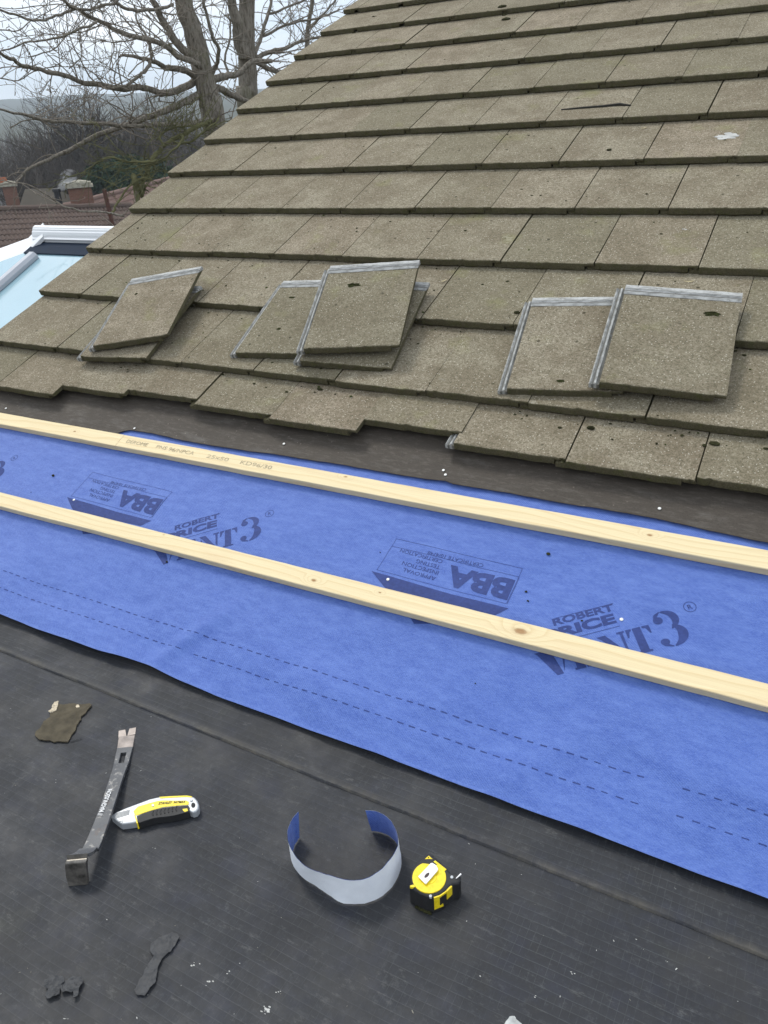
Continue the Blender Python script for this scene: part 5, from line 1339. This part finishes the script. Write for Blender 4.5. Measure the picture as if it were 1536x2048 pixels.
def proto(seed, H, lab, kind='bare_tree', cat_='tree', group='bare trees in the background', **k):
    T = wild(seed, H, **k); a, c_ = T.wood.mesh('trunk'), T.tw.mesh('crown'); a.materials.append(M_FARBARK); c_.materials.append(M_FARBARK); return a, c_
def plant(pr, px, ytop, dist, H0, rz, lab, name='bare_tree', cat_='tree', group='bare trees in the background', k=.80):
    p = at(px, ytop, dist); top = p.z; p.z = terrain(p.x, p.y) - .1; s = (top - p.z) / max(v.co.z for v in pr[1].vertices)
    t = empty(name, p); t.rotation_euler = (0, 0, rz); t.scale = (s, s, s); tag(t, lab, cat_, group)
    for nm, me in (('trunk', pr[0]), ('crown', pr[1])):
        o = bpy.data.objects.new(nm, me); C.objects.link(o); o.parent = t
P1 = proto(31, 8.0, '', multi=5, fine=1.0); P2 = proto(32, 8.0, '', multi=3, spread=1.15, fine=1.0); P3 = proto(33, 4.0, '', multi=6, spread=1.35, fine=.9)
for i, (pr, px, yt, d, rz, lab) in enumerate((
    (P1, 165, 135, 62, .3, 'bare many stemmed tree standing highest in the left background'), (P2, 55, 178, 70, 1.4, 'bare tree at the far left before the blue hills'), (P1, 260, 165, 74, 2.6, 'bare tree just left of the big trunks, its top crossed by limbs'),
    (P2, 222, 185, 60, 3.9, 'slim bare tree behind the chimney smoke'), (P1, 345, 205, 66, 5.1, 'low bare tree right of the dark evergreen'), (P2, -30, 165, 64, .7, 'bare tree cut by the left picture edge'), (P1, 110, 215, 56, 4.4, 'bare tree above the dark mossy roof'), (P2, 405, 205, 78, 2.0, 'bare tree glimpsed between the mossy bush and the roof'))):
    plant(pr, px, yt, d, 8.0, rz, lab)
for i, (px, yt, d, rz, lab) in enumerate((
    (20, 262, 60, .2, 'twiggy grey shrub behind the slim left chimney'), (75, 255, 54, 1.1, 'twiggy grey shrub above the dark mossy roof'), (130, 250, 56, 2.2, 'twiggy brown shrub behind the smoke'), (185, 245, 64, 3.1, 'twiggy shrub left of the evergreen hedge'),
    (240, 240, 66, 4.0, 'twiggy shrub behind the evergreen hedge'), (300, 240, 64, 5.2, 'twiggy shrub behind the mossy bush'), (355, 240, 60, .9, 'twiggy shrub nearest the roof verge'), (-30, 255, 58, 2.8, 'twiggy shrub cut by the left picture edge'))):
    plant(P3, px, yt, d, 4.0, rz, lab, 'bare_shrub', 'shrub', 'bare shrubs behind the neighbouring roofs')
# evergreen hedge
def leafball(name, c, sx, sy, sz, n, s, mat, lab, cat_, seed):
    r = random.Random(seed); b = MB()
    for i in range(n):
        d = Vector((r.gauss(0, 1), r.gauss(0, 1), r.gauss(0, 1))).normalized(); k = r.uniform(.55, 1.0) * (1 + .28 * fbm(d.x * 2.5 + seed, d.y * 2.5, d.z * 2.5))
        q = Vector(c) + Vector((d.x * sx, d.y * sy, d.z * sz)) * k
        u = Vector((r.gauss(0, 1), r.gauss(0, 1), r.gauss(0, 1))).normalized() * s * r.uniform(.6, 1.4); w_ = u.orthogonal().normalized() * s * .45
        b.add([q - u * .5, q + w_, q + u * .9, q - w_], [(0, 1, 2, 3)])
    t = empty(name, Vector(c) - Vector((0, 0, sz))); tag(t, lab, cat_); o = b.build('foliage', mat); o.parent = t; o.matrix_parent_inverse = Matrix.Translation(t.location).inverted()
    b = MB(); b.tube([Vector((c[0], c[1], terrain(c[0], c[1]) - .2)), Vector(c)], [.25, .10], 7); o = b.build('trunk', M_FARBARK); o.parent = t; o.matrix_parent_inverse = Matrix.Translation(t.location).inverted()
M_EVER = plain('evergreen', (.028, .052, .026), .8, .2, var=.5, scale=2.0, bump=0)
c_ = at(255, 356, 51.0); leafball('conifer_hedge', c_, 3.1, 1.8, 1.05, 9000, .13, M_EVER, 'dark evergreen hedge behind the pinkish roof', 'hedge', 5)
# far wood on the lower slope, reads as one mass
b = MB(); r = random.Random(77)
for i in range(400):
    px = r.uniform(-200, 620); d = r.uniform(75, 240); p = at(px, 300, d); z = terrain(p.x, p.y); h_ = r.uniform(7.0, 11.0); p.z = z
    for k in range(26):
        q = p + Vector((r.gauss(0, 1.5), r.gauss(0, 1.5), h_ * r.uniform(.05, .45))); e = q + Vector((r.gauss(0, 1.4), r.gauss(0, 1.4), h_ * r.uniform(.25, .55)))
        w_ = Vector((r.uniform(-1, 1), r.uniform(-1, 1), 0)).normalized() * .05 * (d / 60)
        b.add([q - w_, q + w_, e + w_ * .4, e - w_ * .4], [(0, 1, 2, 3)])
o = b.build('far_wood', plain('far_wood_bark', (.150, .128, .108), .9, .1, var=.35, scale=.3, bump=0)); tag(o, 'grey brown far wood below the hills', 'wood', kind='stuff')

# ---------------------------------------------------------------- haze
b = MB(); b.box(-1500, -1500, -14, 1500, 1500, 72)
t = NT('haze'); t.t.nodes.remove(t.b); vol = t.n('VolumePrincipled', {'Color': (.78, .89, 1.0), 'Density': .00075, 'Anisotropy': .2}); t.t.links.new(vol.outputs[0], t.out.inputs['Volume'])
hz = b.build('haze', t.m); tag(hz, 'thin blue air haze over the valley', 'haze', kind='stuff')
